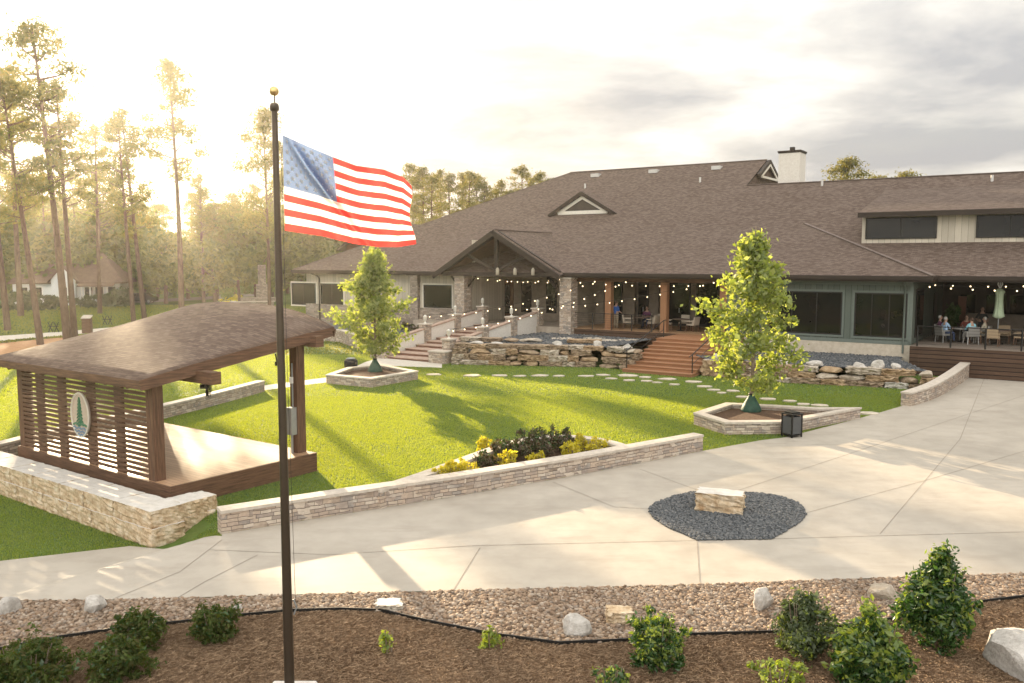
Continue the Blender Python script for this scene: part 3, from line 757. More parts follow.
for pol in ([tuple((p.xy+Vector((.15, .55)))) for p in RW1]+[tuple(Bw(-14.1, -5.6)[:2]), tuple(Bw(-14.1, -.35)[:2]), tuple(Bw(-22.2, -.35)[:2]), tuple(Bw(-22.2, -8.9)[:2])], ):
    X, Y = scatter(pol, 55); pebbles('terrace_gravel', X, Y, np.full(len(X), 1.06), .065, .6, slate)
pol = [tuple((p.xy+Vector((.1, .5)))) for p in RW2]+[tuple(Bw(-.3, -1.2)[:2]), tuple(Bw(-.3, -.12)[:2]), tuple(Bw(-9.9, -.12)[:2]), tuple(Bw(-9.9, -4.9)[:2])]
X, Y = scatter(pol, 70); pebbles('terrace_gravel', X, Y, np.full(len(X), .80), .06, .6, slate)
# flagstones: on the lawn and on the terrace
flag_m = M_noise('flagstone', (.40, .335, .255), (.58, .52, .43), 4, rough=.9, bump=.4)
fs = [(434, 375, 16), (472.6, 376, 19), (499.5, 376, 16), (520, 376.5, 14), (540, 376, 17), (559, 376.5, 13), (586, 376.5, 15), (603, 375.5, 15), (611, 379, 12), (628, 376, 22), (629, 380.8, 14), (645, 377.8, 15), (646, 381.5, 13), (657, 383, 10), (668, 379.5, 20), (675, 385, 12), (693.5, 382.3, 18), (705, 387, 17), (714, 390.4, 14), (722, 393.4, 11), (733, 391.5, 14), (742, 397.5, 14), (768, 399.7, 16), (790, 401.6, 16), (803, 405, 16), (820, 406, 18), (868, 414, 22)]
pos = ['beside the entrance steps', 'from the entrance steps', 'below the left retaining wall', 'in front of the redwood stairs', 'right of the redwood stairs', 'behind the right planter']
ordw = ['first', 'second', 'third', 'fourth', 'fifth', 'sixth', 'seventh', 'eighth', 'ninth', 'tenth', 'eleventh', 'twelfth', 'thirteenth', 'fourteenth', 'fifteenth', 'sixteenth', 'seventeenth', 'eighteenth', 'nineteenth', 'twentieth', 'twenty-first', 'twenty-second', 'twenty-third', 'twenty-fourth', 'twenty-fifth', 'twenty-sixth', 'last']
for i, (px, py, wpx) in enumerate(fs):
    c = G(px, py); w_ = wpx/F*c.y*.5; r = random.Random(100+i); poly = []
    for k in range(7):
        a = k/7*6.283+r.uniform(-.3, .3); rr = r.uniform(.8, 1.15)
        poly.append((c.x+math.cos(a)*w_*rr, c.y+math.sin(a)*w_*.75*rr))
    o = MB().prism(poly, 0, .05).build('stepping_stone', flag_m)
    tag(o, 'flat tan stepping stone in the turf, %s counting from the entrance steps' % ordw[i], 'stepping stone', 'stepping stones across the lawn')
for i, (x, y, w_, lab) in enumerate([(-17.2, -2.3, .7, 'flat flagstone in the gravel nearest the stone porch column'), (-16.0, -3.0, .75, 'middle flagstone in the gravel terrace before the porch'), (-15.1, -2.0, .55, 'flagstone in the gravel nearest the porch edge boards'), (-18.7, -3.4, .8, 'wide flagstone in the gravel terrace right of the entrance steps')]):
    r = random.Random(300+i); c = Bw(x, y); poly = [(c.x+math.cos(k/7*6.283)*w_*r.uniform(.8, 1.2), c.y+math.sin(k/7*6.283)*w_*.8*r.uniform(.8, 1.2)) for k in range(7)]
    tag(MB().prism(poly, 1.04, 1.10).build('stepping_stone', flag_m), lab, 'stepping stone', 'flagstones in the gravel terrace')
# ------------------------------------------------------------ trash can
mesh_m = M_plain('dark_mesh', (.085, .088, .09), .6, .2)
p = G(794, 438.5); t = thing('trash_can', 'square black trash can with grey mesh panels on the forecourt', 'trash can', (p.x, p.y+.25, .024), R(28))
t.scale = (.74, .74, .78)
m = MB()
for sx in (-1, 1):
    for sy in (-1, 1): m.bb(sx*.29-.03, sx*.29+.03, sy*.29-.03, sy*.29+.03, 0, .95)
m.bb(-.32, .32, -.32, .32, .06, .11); m.build('frame', black_m, t)
for k in range(4):
    a = k*math.pi/2; c_ = Matrix.Rotation(a, 3, 'Z') @ Vector((0, -.285, .50)); MB().box(c_, (.52, .02, .72), a).build('panel', mesh_m, t)
m = MB().bb(-.34, .34, -.34, .34, .95, 1.0); m.bb(-.24, .24, -.24, .24, 1.0, 1.06); m.build('lid', black_m, t, bevel=.01)
p = G(351, 368.5); t = thing('landscape_speaker', 'black boxy outdoor speaker sitting by the left planter', 'speaker', (p.x, p.y, 0), R(20))
MB().lathe([(.30, 0), (.36, .1), (.36, .42), (.28, .52)], n=8).build('housing', black_m, t); MB().lathe([(.22, .52), (.24, .56), (.2, .58)], n=8).build('lid', grey_metal, t)
# ------------------------------------------------------------ flagpole and flag
pb = G(290, 703); PX, PY = pb.x, pb.y
t = thing('flagpole', 'tall dark bronze flagpole with gilded ball on a concrete base', 'flagpole', (PX, PY, 0))
MB().bb(-.30, .30, -.30, .30, -.05, .16).build('base', M_noise('base_concrete', (.52, .49, .44), (.64, .61, .56), 8, rough=.85), t, bevel=.02)
ptop = at_depth(274, 112, PY).z
n_ = 14
MB().tube([(0, 0, .16+(ptop-.16)*k/n_) for k in range(n_+1)], [.066-.030*k/n_ for k in range(n_+1)], 16).build('pole', bronze, t)
MB().lathe([(.10, .16), (.11, .18), (.075, .22)], n=16).build('collar', bronze, t)
MB().lathe([(.035, ptop), (.055, ptop+.02), (.06, ptop+.06), (.05, ptop+.1), (.02, ptop+.115)], n=14).build('truck', bronze, t)
MB().ball((0, 0, ptop+.25), .06, n=16).build('finial', gold_m, t)
MB().tube([(0, 0, ptop+.1), (0, 0, ptop+.2)], .012, 8).build('spindle', bronze, t)
MB().tube([(.062, .02, ptop+.05), (.070, .02, ptop*.6), (.10, .02, 1.3)], .003, 5).build('halyard', black_m, t)
MB().tube([(.075, .02, 1.2), (.115, .02, 1.3), (.075, .02, 1.4)], .012, 6).build('cleat', grey_metal, t)
def M_cloth(name, c):
    tt = NT(name); v = tt.coord('UV'); f = tt.noise(v, 5, 4); col = tt.mix(f, tuple(x*.88 for x in c), c)
    d = tt.new('BsdfDiffuse'); tt.l.new(col, d.inputs[0]); tr = tt.new('BsdfTranslucent'); tt.l.new(col, tr.inputs[0])
    nb = tt.bump(f, .15, .02); tt.l.new(nb, d.inputs['Normal'])
    mx = tt.new('MixShader'); mx.inputs[0].default_value = .7; tt.l.new(d.outputs[0], mx.inputs[1]); tt.l.new(tr.outputs[0], mx.inputs[2]); tt.l.new(mx.outputs[0], tt.out.inputs[0]); return tt.mat
def poly_at(P, s):
    for (s0, x0, y0), (s1, x1, y1) in zip(P, P[1:]):
        if s <= s1: k = (s-s0)/(s1-s0); return x0+(x1-x0)*k, y0+(y1-y0)*k
    return P[-1][1:]
TOP = [(0, 282.5, 135), (.2, 307, 146), (.4, 333, 157), (.58, 356, 165.5), (.78, 384, 169.5), (.92, 402, 177), (1, 409.5, 186)]
BOT = [(0, 285, 230.5), (.25, 322, 236), (.5, 353, 243.5), (.7, 378, 247), (.88, 398, 247), (1, 414, 244)]
def flag_pt(s, t_):
    ax, ay = poly_at(TOP, s); bx_, by_ = poly_at(BOT, s)
    px = ax+(bx_-ax)*t_; py = ay+(by_-ay)*t_
    # billow at right angles to the cloth
    fold = math.sin(6.5*s+2.4*t_)*.27*s**.6+math.sin(15*s-5*t_+.6)*.11*min(s*3, 1)
    q = s-.85*t_*.55
    fold += .34*math.exp(-((s*1.05-.04-t_*.62)/.05)**2)*(1 if t_ < .56 and s < .42 else .55)*min(s*6, 1)
    fly = .5+.5*math.cos(math.pi*t_)
    px += 5.0*math.sin(t_*7+1)*max(s-.85, 0)*3
    return at_depth(px, py, PY+.0+.9*s+fold)
NS, NTt = 90, 65
V = []; Fc = []; Mi = []; UVs = []
for i in range(NS+1):
    for j in range(NTt+1): V.append(flag_pt(i/NS, j/NTt))
for i in range(NS):
    for j in range(NTt):
        a = i*(NTt+1)+j; Fc.append((a, a+1, a+NTt+2, a+NTt+1))
        st_ = int(j/5); can = (i+.5)/NS < .4 and st_ < 7
        Mi.append(2 if can else (0 if st_ % 2 == 0 else 1))
me = bpy.data.meshes.new('flag')
SV, SF = [], []
for r_ in range(9):
    for c_ in range(6 if r_ % 2 == 0 else 5):
        s0 = .4*((c_*2+1+(r_ % 2))/12); t0 = 7/13*((r_+1)/10)
        for sgn in (1, -1):
            P0 = flag_pt(s0, t0); U = (flag_pt(s0+.01, t0)-P0).normalized(); W_ = (flag_pt(s0, t0-.01)-P0).normalized(); N_ = U.cross(W_).normalized()*sgn*.006
            base = len(V)+len(SV)
            for k in range(10):
                a = math.pi/2+k*math.pi/5; rr = .040 if k % 2 == 0 else .0165
                SV.append(P0+U*math.cos(a)*rr*1.1+W_*math.sin(a)*rr+N_)
            SV.append(P0+N_)
            for k in range(10): SF.append((base+k, base+(k+1) % 10, base+10))
FO = V[0].copy()
me.from_pydata([tuple(v-FO) for v in V+SV], [], Fc+SF)
for mm in (M_cloth('flag_red', (.64, .060, .055)), M_cloth('flag_white', (.86, .83, .78)), M_cloth('flag_blue', (.14, .20, .35))): me.materials.append(mm)
me.polygons.foreach_set('material_index', Mi+[1]*len(SF)); me.polygons.foreach_set('use_smooth', [True]*len(Fc)+[False]*len(SF)); me.update()
fo = link('flag', me); fo.location = FO
tag(fo, 'stars and stripes flag flying from the bronze flagpole', 'flag')
# ------------------------------------------------------------ bandstand (local frame: x along the slatted wall towards far left, y into the stage)
t = thing('bandstand', 'open timber bandstand with arched shingle roof and slatted back wall', 'bandstand', (SN.x, SN.y, 0), R(144))
# local x = SE1 direction; local y = R(144)+90 = 234deg = -SE2, so the stage lies towards negative y
ST_Z = .52
m = MB().bb(0, 7.5, -4.35, 0, ST_Z-.05, ST_Z); m.build('floor', M_wood('stage_deck', (.42, .25, .14), (.62, .40, .245), 'U', .5, ('V', .14, .05), .3), t)
m = MB()
m.bb(-.04, 7.54, .0, .05, .05, ST_Z-.005); m.bb(-.04, 7.54, -4.4, -4.35, -.05, ST_Z-.005); m.bb(-.05, 0, -4.35, 0, -.05, ST_Z-.005); m.bb(7.5, 7.55, -4.35, 0, -.05, ST_Z-.005)
m.build('skirt', dark_wood, t)
def stroof(s, d):      # roof height: straight rear eave, arched front edge
    k = (d+.55)/(4.8+.55); a = (s+.4)/8.3
    return 3.06+(.92*k)+(.55*(1-abs(2*a-1)**2.6))*k
EV = stroof
for s_, d_, nm in ((.80, .16, 0), (7.36, .16, 0), (.40, 4.15, 1), (7.36, 4.15, 1)):
    MB().bb(s_-.14, s_+.14, -d_-.14, -d_+.14, ST_Z, EV(s_, d_)-.16-(.26 if nm else .0)).build('post', dark_wood_v, t)
for s_ in (2.25, 3.6, 5.1, 6.3):
    MB().bb(s_-.17, s_+.17, -.13, -.05, ST_Z, EV(s_, .1)-.18).build('post', dark_wood_v, t)
m = MB(); z = ST_Z+.05
while z < 2.86:
    m.bb(.94, 7.22, -.05, -.015, z, z+.082); z += .125
m.build('slat_screen', dark_wood, t)
# emblem on the screen
em = MB(); n = 40
em.add([(3.92+.44*math.cos(2*math.pi*k/n), .0, 1.80+.57*math.sin(2*math.pi*k/n)) for k in range(n)]+[(3.92+.44*math.cos(2*math.pi*k/n), .05, 1.80+.57*math.sin(2*math.pi*k/n)) for k in range(n)],
       [list(range(n)), list(range(n, 2*n))[::-1]]+[(k, (k+1) % n, n+(k+1) % n, n+k) for k in range(n)])
eo = em.build('emblem', M_noise('emblem_board', (.42, .335, .26), (.52, .43, .345), 6, rough=.7, bump=.1), t)
rm = MB().tube([(3.92+.44*math.cos(2*math.pi*k/n), .055, 1.80+.57*math.sin(2*math.pi*k/n)) for k in range(n+1)], .025, 6, cap=False)
rm.build('rim', M_plain('emblem_rim', (.62, .58, .50)), eo)
gm = MB()
def flat(mb, pts, y0=.05, y1=.075):   # extruded sign piece, x mirrored so it reads from outside
    n = len(pts); P = [(3.92-x, y0, 1.80+z) for x, z in pts]; Q = [(3.92-x, y1, 1.80+z) for x, z in pts]
    mb.add(P+Q, [list(range(n)), list(range(n, 2*n))[::-1]]+[(k, (k+1) % n, n+(k+1) % n, n+k) for k in range(n)])
flat(gm, [(-.018, -.28), (.018, -.28), (.012, .46), (-.012, .46)])
for k in range(8):
    zt = .47-k*.088; wd = .05+.017*k
    for sg in (-1, 1): flat(gm, [(0, zt), (sg*wd, zt-.11), (sg*wd, zt-.135), (0, zt-.035)], .05, .08)
flat(gm, [(-.34, -.25), (-.2, -.20), (-.05, -.26), (.12, -.19), (.34, -.25), (.34, -.29), (.12, -.24), (-.05, -.31), (-.2, -.25), (-.34, -.30)])
gm.build('pine_mark', M_plain('emblem_green', (.045, .17, .09)), eo)
bmk = MB()
for q in range(3):
    zc = -.33-.085*q; hw = (.34, .28, .20)[q]; tp = [(-hw+2*hw*k/16, zc+.022*math.sin(k*1.2+q)) for k in range(17)]
    flat(bmk, tp+[(x, z_-.035) for x, z_ in tp[::-1]])
bmk.build('wave_mark', M_plain('emblem_blue', (.15, .23, .32)), eo)
# roof shell
rs0 = lambda d_: .22-.62*(d_+.55)/5.35
NSX, NSY = 24, 10; V = []; Fc = []
for i in range(NSX+1):
    for j in range(NSY+1):
        d_ = -.55+5.35*j/NSY; s_ = rs0(d_)+(7.9-rs0(d_))*i/NSX; V.append((s_, -d_, EV(s_, d_)))
nb = len(V); V += [(x, y, z-.10) for x, y, z in V]
ix = lambda i, j: i*(NSY+1)+j
for i in range(NSX):
    for j in range(NSY): Fc.append((ix(i, j), ix(i+1, j), ix(i+1, j+1), ix(i, j+1)))
top_n = len(Fc)
for i in range(NSX):
    for j in range(NSY): Fc.append(tuple(nb+q for q in (ix(i, j+1), ix(i+1, j+1), ix(i+1, j), ix(i, j))))
bd = [(ix(i, 0), ix(i+1, 0)) for i in range(NSX)]+[(ix(NSX, j), ix(NSX, j+1)) for j in range(NSY)]+[(ix(i+1, NSY), ix(i, NSY)) for i in range(NSX)][::-1]+[(ix(0, j+1), ix(0, j)) for j in range(NSY)]
Fc += [(b, a, nb+a, nb+b) for a, b in bd]
m = MB(); m.add(V, Fc); m.m = [0]*top_n+[1]*(len(Fc)-top_n); m.s = [True]*top_n+[False]*(len(Fc)-top_n)
ro = m.build('roof', [shingle_st, dark_wood], t)
# uv along the slope for even shingle rows
lay = ro.data.uv_layers[0]
for p_ in ro.data.polygons:
    if p_.material_index == 0:
        for li in p_.loop_indices:
            c_ = ro.data.vertices[ro.data.loops[li].vertex_index].co; lay.data[li].uv = (c_.x, -c_.y*1.05)
for s_, s1_ in ((.26, -.36), (7.86, 7.86)):
    MB().beam((s_, .50, EV(s_, -.5)-.155), (s1_, -4.75, EV(s1_, 4.75)-.155), .07, .20).build('barge_board', dark_wood, t)
m = MB()
for i in range(NSX):
    a = -.4+8.3*i/NSX; b = -.4+8.3*(i+1)/NSX
    m.beam((a, -4.82, EV(a, 4.8)-.17), (b, -4.82, EV(b, 4.8)-.17), .04, .22)
m.build('front_fascia', dark_wood, t)
MB().bb(.2, 7.9, .50, .53, 2.86, 2.965).build('rear_fascia', dark_wood, t)
for d_ in (4.15, .95):
    zz_ = EV(.0, d_)-.47
    MB().bb(-.55, 8.0, -d_-.13, -d_+.13, zz_-.02, zz_+.27).build('beam', dark_wood, t)
for k in range(7):
    s_ = .95+k*1.0; MB().beam((s_, .45, EV(s_, -.45)-.20), (s_, -4.7, EV(s_, 4.7)-.20), .09, .18).build('rafter', dark_wood, t)
# electrics on the right front post
eb = MB().bb(.29, .51, -4.02, -3.82, 1.05, 1.80).build('meter_box', grey_metal, t)
MB().tube([(.43, -4.0, 1.80), (.43, -4.0, 3.0)], .022, 8).build('conduit', grey_metal, t)
m = MB().tube([(.46, -3.95, ST_Z), (.46, -3.95, 1.05)], .022, 8); m.tube([(.36, -3.9, ST_Z), (.36, -3.9, 1.05)], .022, 8); m.build('conduit', grey_metal, t)
MB().bb(.40, .495, -4.05, -3.95, 2.45, 2.62).build('junction_box', white_paint, t)
def fan(lab, s_, d_, z):
    p = Matrix.Rotation(R(144), 4, 'Z') @ Vector((s_, -d_, 0)); f = thing('stage_fan', lab, 'fan', (SN.x+p.x, SN.y+p.y, z), R(100), 'fans under the bandstand roof')
    m = MB()
    for rr in (.30, .20, .10): m.tube([(rr*math.cos(k*.3491), -.06, rr*math.sin(k*.3491)) for k in range(19)], .007, 5, cap=False)
    for k in range(16):
        a = k*math.pi/8; m.tube([(0, -.07, 0), (.30*math.cos(a), -.06, .30*math.sin(a))], .004, 4)
    m.build('cage', black_m, f); MB().tube([(0, -.05, 0), (0, .16, 0)], .06, 10).build('motor', black_m, f)
    m = MB()
    for k in range(4):
        a = k*math.pi/2; M3 = Matrix.Rotation(a, 3, 'Y') @ Matrix.Rotation(.5, 3, 'X'); m.box(M3 @ Vector((.15, 0, 0)), (.22, .01, .10), 0, 0, M3)
    m.build('blade_set', black_m, f); MB().tube([(0, .1, 0), (0, .14, .28)], .02, 6).build('bracket', black_m, f)
fan('round black fan hanging by the front post of the bandstand', .95, 4.05, 2.95); fan('black fan hanging inside the bandstand behind the slatted corner post', .95, 1.7, 2.6)

# ------------------------------------------------------------ clubhouse
FZ = 1.45
BH = thing('clubhouse', 'long clubhouse with sweeping brown shingle roof, porches and stone columns', 'building', Bw(0, 0), BRZ)
def BP(name, mb, mats, parent=None, **kw): return mb.build(name, mats, parent or BH, **kw)
RT = [shingle, fascia_m]
# main roof
GE = bx(767, 17.4, 13.3)   # gabled step of the ridge
BP('roof', MB().slab([(-47, .7, 5), (18, .7, 5), (18, 12.9, 11.1), (GE, 12.9, 11.1), (GE, 17.4, 13.35), (-30.3, 17.4, 13.35)], .18, 0, 1)
   .slab([(-47, .7, 5), (-30.3, 17.4, 13.35), (-47, 34.1, 5)], .18, 0, 1).slab([(-30.3, 17.4, 13.35), (GE, 17.4, 13.35), (GE, 34.1, 5), (-47, 34.1, 5)], .18, 0, 1)
   .slab([(GE, 12.9, 11.1), (18, 12.9, 11.1), (18, 25.1, 5), (GE, 25.1, 5)], .18, 0, 1), RT)
BP('wing_roof', MB().slab([(-33.3, -.8, 5.0), (1.0, -.8, 5.0), (-7.4, 6.8, 8.06), (-33.3, 6.8, 8.06)], .18, 0, 1).slab([(1, -.8, 5.0), (1.0, .72, 5.03), (-7.4, 6.8, 8.07)], .05, 0, 1)
   .add([(-33.3, -.8, 4.99), (-33.3, .7, 4.98), (-33.3, 6.8, 8.05)], [(0, 1, 2)], 1), RT)
GX, GZ, GL, GR_ = -25.35, 7.78, -30.5, -20.2
BP('portico_roof', MB().slab([(GX, -1.3, GZ), (GL, -1.3, 4.88), (GL, -.5, 4.88), (GX, 6.6, GZ)], .16, 0, 1).slab([(GX, -1.3, GZ), (GR_, -1.3, 4.88), (GR_, -.5, 4.88), (GX, 6.6, GZ)], .16, 0, 1), RT)
for e in (GL, GR_):
    BP('barge_board', MB().beam((GX+(.03 if e > GX else -.03), -1.36, GZ-.22), (e, -1.36, 4.88-.22), .10, .34), fascia_m)
# timber truss in the gable
m = MB(); m.beam((GL+.6, -.9, 4.85), (GR_-.6, -.9, 4.85), .22, .30); m.beam((GX, -.9, 4.9), (GX, -.9, 7.5), .22, .24)
for sg in (-1, 1):
    m.beam((GX, -.9, 5.1), (GX+sg*2.4, -.9, 6.1), .18, .2); m.beam((GX+sg*4.9, -.9, 4.98), (GX+sg*.1, -.9, 7.62), .2, .26)
BP('truss', m, fascia_m)
for sx, sg in ((-28.6, 1), (-28.6, -1), (-20.7, -1), (-20.7, 1)): BP('bracket', MB().beam((sx+sg*.35, -.3, 4.0), (sx+sg*1.0, -.3, 4.7), .16, .18), fascia_m)
BP('gable_ceiling', MB().slab([(GX, -.6, GZ-.3), (GL+.3, -.6, 4.85), (GL+.3, 4.4, 4.85), (GX, 4.4, GZ-.3)], .04).slab([(GX, -.6, GZ-.3), (GR_-.3, -.6, 4.85), (GR_-.3, 4.4, 4.85), (GX, 4.4, GZ-.3)], .04), dark_wood)
# ridge and hip caps
def ridgecap(*pp):
    m = MB()
    for a, b in zip(pp, pp[1:]): m.beam(Vector(a)+Vector((0, 0, .03)), Vector(b)+Vector((0, 0, .01)), .20, .05)
    BP('ridge_cap', m, M_noise('cap_shingle', (.13, .10, .085), (.20, .16, .14), 3, rough=.9, bump=.2) if 'cap_shingle' not in bpy.data.materials else bpy.data.materials['cap_shingle'])
ridgecap((-47, .7, 5), (-30.3, 17.4, 13.35)); ridgecap((-30.3, 17.4, 13.35), (GE, 17.4, 13.35)); ridgecap((GE, 12.9, 11.1), (18, 12.9, 11.1)); ridgecap((1, -.8, 5.0), (-7.4, 6.8, 8.07)); ridgecap((GX, -1.3, GZ), (GX, 6.4, GZ))
# eaves: fascia, gutter, soffit
for x0, x1, y in ((-47.1, -33.4, .66), (-33.35, GL-.05, -.84), (GR_+.05, 1.0, -.84), (1.03, 18, .66)):
    BP('gutter', MB().bb(x0, x1, y-.10, y, 4.80, 4.985).bb(x0, x1, y+.002, y+.05, 4.70, 4.80), fascia_m)
BP('gutter', MB().bb(1.0, 1.06, -.94, .55, 4.80, 4.985), fascia_m)
BP('soffit', MB().bb(-46.6, -33.4, .70, 1.5, 4.72, 4.76).bb(-33.3, .95, -.75, .6, 4.72, 4.77).bb(.96, 18, .7, 11, 4.72, 4.76).bb(-20.2, -9.8, .62, 5, 4.72, 4.768), dark_wood)
# gable end at the step of the ridge
BP('wall', MB().add([(GE+.02, 12.9, 11.0), (GE+.02, 21.9, 11.0), (GE+.02, 17.4, 13.2)], [(0, 1, 2)]), shingle)
m = MB(); A_, B_, C_ = Vector((GE+.2, 14.9, 11.95)), Vector((GE+.2, 19.9, 11.95)), Vector((GE+.2, 17.4, 13.22))
m.beam(A_, C_, .22, .24); m.beam(B_, C_, .22, .24); BP('gablet_barge', m, fascia_m)
m = MB(); A2, B2, C2 = A_+Vector((.06, .5, -.02)), B_+Vector((.06, -.5, -.02)), C_+Vector((.06, 0, -.28))
m.beam(A2, C2, .08, .16); m.beam(B2, C2, .08, .16); m.beam(A2, B2, .08, .16); BP('gablet_trim', m, trim_cream)
# front roof gablet
x_ = bx(583, 9.3, 9.6); hw = 2.85
BP('gablet_roof', MB().slab([(x_, 9.0, 10.92), (x_-hw-.1, 9.0, 9.25), (x_-hw-.1, 9.3, 9.25), (x_, 12.75, 10.92)], .12, 0, 1).slab([(x_, 9.0, 10.92), (x_+hw+.1, 9.0, 9.25), (x_+hw+.1, 9.3, 9.25), (x_, 12.75, 10.92)], .12, 0, 1), RT)
m = MB(); m.beam((x_-hw, 8.98, 9.16), (x_, 8.98, 10.80), .10, .26); m.beam((x_+hw, 8.98, 9.16), (x_, 8.98, 10.80), .10, .26); BP('gablet_barge', m, fascia_m)
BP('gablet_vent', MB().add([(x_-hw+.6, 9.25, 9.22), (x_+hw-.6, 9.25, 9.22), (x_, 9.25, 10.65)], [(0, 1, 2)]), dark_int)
m = MB(); m.beam((x_-hw+.75, 9.2, 9.38), (x_+hw-.75, 9.2, 9.38), .08, .26); m.beam((x_-hw+.7, 9.19, 9.34), (x_, 9.19, 10.50), .08, .24); m.beam((x_+hw-.7, 9.19, 9.34), (x_, 9.19, 10.50), .08, .24); BP('gablet_trim', m, trim_cream)
# shed dormer with long clerestory windows
dx0 = bx(859, 3.7, 8.4)
BP('dormer_roof', MB().slab([(dx0, 3.6, 8.45), (18, 3.6, 8.45), (18, 11.0, 10.22), (dx0, 11.0, 10.22)], .16, 0, 1), RT)
BP('dormer_fascia', MB().bb(dx0-.03, 18, 3.52, 3.60, 8.18, 8.46), fascia_m)
w0 = bx(862, 4.2, 7.5)
BP('dormer_wall', MB().bb(w0, 18, 4.2, 4.3, 6.7, 8.3).add([(w0, 4.2, 6.75), (w0, 4.2, 8.3), (w0, 10.2, 9.8)], [(0, 1, 2)]), cream_wall)
for a, b, nm in ((865.5, 937, 2), (976, 1046, 2)):
    xa, xb = bx(a, 4.15, 7.5), bx(b, 4.15, 7.5)
    wo_ = BP('clerestory_window', MB().bb(xa, xb, 4.13, 4.19, 6.98, 6.90+.15).bb(xa, xb, 4.13, 4.19, 8.10, 8.17).bb(xa, xa+.07, 4.13, 4.19, 7.05, 8.1).bb(xb-.07, xb, 4.13, 4.19, 7.05, 8.1).bb((xa+xb)/2-.03, (xa+xb)/2+.03, 4.14, 4.19, 7.05, 8.1), black_m)
    BP('pane', MB().bb(xa+.07, xb-.07, 4.17, 4.185, 7.05, 8.1), glass, wo_)
# chimney
cx0 = bx(792, 15.2, 12)
ch = BP('chimney', MB().bb(cx0-.75, cx0+.75, 14.4, 15.9, 8.5, 13.45), stucco)
BP('chimney_cap', MB().bb(cx0-.82, cx0+.82, 14.33, 15.97, 13.45, 13.55).bb(cx0-.78, cx0+.78, 14.37, 15.93, 13.38, 13.448).bb(cx0-.15, cx0+.15, 15.0, 15.3, 13.62, 13.85), fascia_m, ch)
# roof vents
for px, py in ((596, 176), (654, 172), (717, 168.5), (585, 188), (700, 182), (822, 185.5), (992, 181)):
    d = ray(px, py); # hit on the main front plane z = 5+.5*(y-.7)
    nx = Vector((BN.x, BN.y, 0)); c0 = (-(BO.x*BN.x+BO.y*BN.y)-.7)*.5+5
    tt_ = (CZ-c0)/(.5*(d.x*BN.x+d.y*BN.y)-d.z)
    q = Vector((d.x*tt_, d.y*tt_, CZ+d.z*tt_)); lx = (q.x-BO.x)*BA.x+(q.y-BO.y)*BA.y; ly = (q.x-BO.x)*BN.x+(q.y-BO.y)*BN.y
    BP('roof_vent', MB().bb(lx-.35, lx+.35, ly-.3, ly+.3, q.z-.1, q.z+.18) if py < 180 else MB().tube([(lx, ly, q.z-.1), (lx, ly, q.z+.35)], .08, 8), M_plain('vent_metal', (.55, .53, .5)) if 'vent_metal' not in bpy.data.materials else bpy.data.materials['vent_metal'])
# walls: right block with big windows
def wallbox(x0, x1, y, z0, z1, mat_, name='wall', th=.25): return BP(name, MB().bb(x0, x1, y, y+th, z0, z1), mat_)
def window(x0, x1, z0, z1, y, mull=1, frame=black_m, surround=None, facing=0):
    m = MB(); fw = .07; y0 = y-.06; y1 = y-.004
    m.bb(x0, x1, y0, y1, z0, z0+fw).bb(x0, x1, y0, y1, z1-fw, z1).bb(x0, x0+fw, y0, y1, z0+fw, z1-fw).bb(x1-fw, x1, y0, y1, z0+fw, z1-fw)
    for k in range(1, mull): xm = x0+(x1-x0)*k/mull; m.bb(xm-.025, xm+.025, y0+.01, y1, z0+fw, z1-fw)
    wo_ = BP('window', m, frame)
    BP('pane', MB().bb(x0+fw, x1-fw, y1-.02, y1-.006, z0+fw, z1-fw), glass, wo_)
    if surround is not None:
        s_ = .11; m = MB(); m.bb(x0-s_, x1+s_, y-.035, y-.002, z1+.003, z1+s_).bb(x0-s_, x1+s_, y-.05, y-.002, z0-s_, z0-.003).bb(x0-s_, x0-.003, y-.035, y-.002, z0, z1).bb(x1+.003, x1+s_, y-.035, y-.002, z0, z1)
        BP('surround', m, surround, wo_)
    return wo_
wallbox(-9.8, 0, 0, FZ, 4.75, green_wall)
BP('base_course', MB().bb(-9.85, .03, -.03, .2, .1, FZ-.02), M_noise('cream_base', (.42, .36, .28), (.56, .50, .41), 4, rough=.9))
BP('trim_band', MB().bb(-9.8, .02, -.03, -.002, 4.5, 4.72).bb(-.12, .03, -.04, -.002, FZ, 4.5).bb(-9.8, 0, -.04, -.002, FZ-.02, FZ+.16), green_trim)
zt1, zb1 = bz(842, 292, 0), bz(842, 335, 0)
window(bx(768, 0, 3), bx(842, 0, 3), zb1, zt1, 0, 3, surround=green_trim)
zt2, zb2 = bz(880, 293, 0), bz(880, 337, 0)
window(bx(854.5, 0, 3), bx(907, 0, 3), zb2, zt2, 0, 3, surround=green_trim)
BP('downspout', MB().tube([(-.35, -.75, 4.8), (-.35, -.35, 4.5), (-.35, -.09, 4.4), (-.35, -.09, 1.0)], .05, 8), green_trim)
# return wall into the patio recess
BP('wall', MB().bb(-.25, 0, .26, 11, FZ, 4.75), green_wall)
m = MB().bb(.003, .05, 1.0, 3.4, FZ+.3, 4.3); BP('window', m, black_m); BP('pane', MB().bb(.052, .06, 1.1, 3.3, FZ+.4, 4.2), glass)
m = MB().bb(.003, .05, 7.2, 8.4, FZ, 3.9); BP('door', m, black_m)
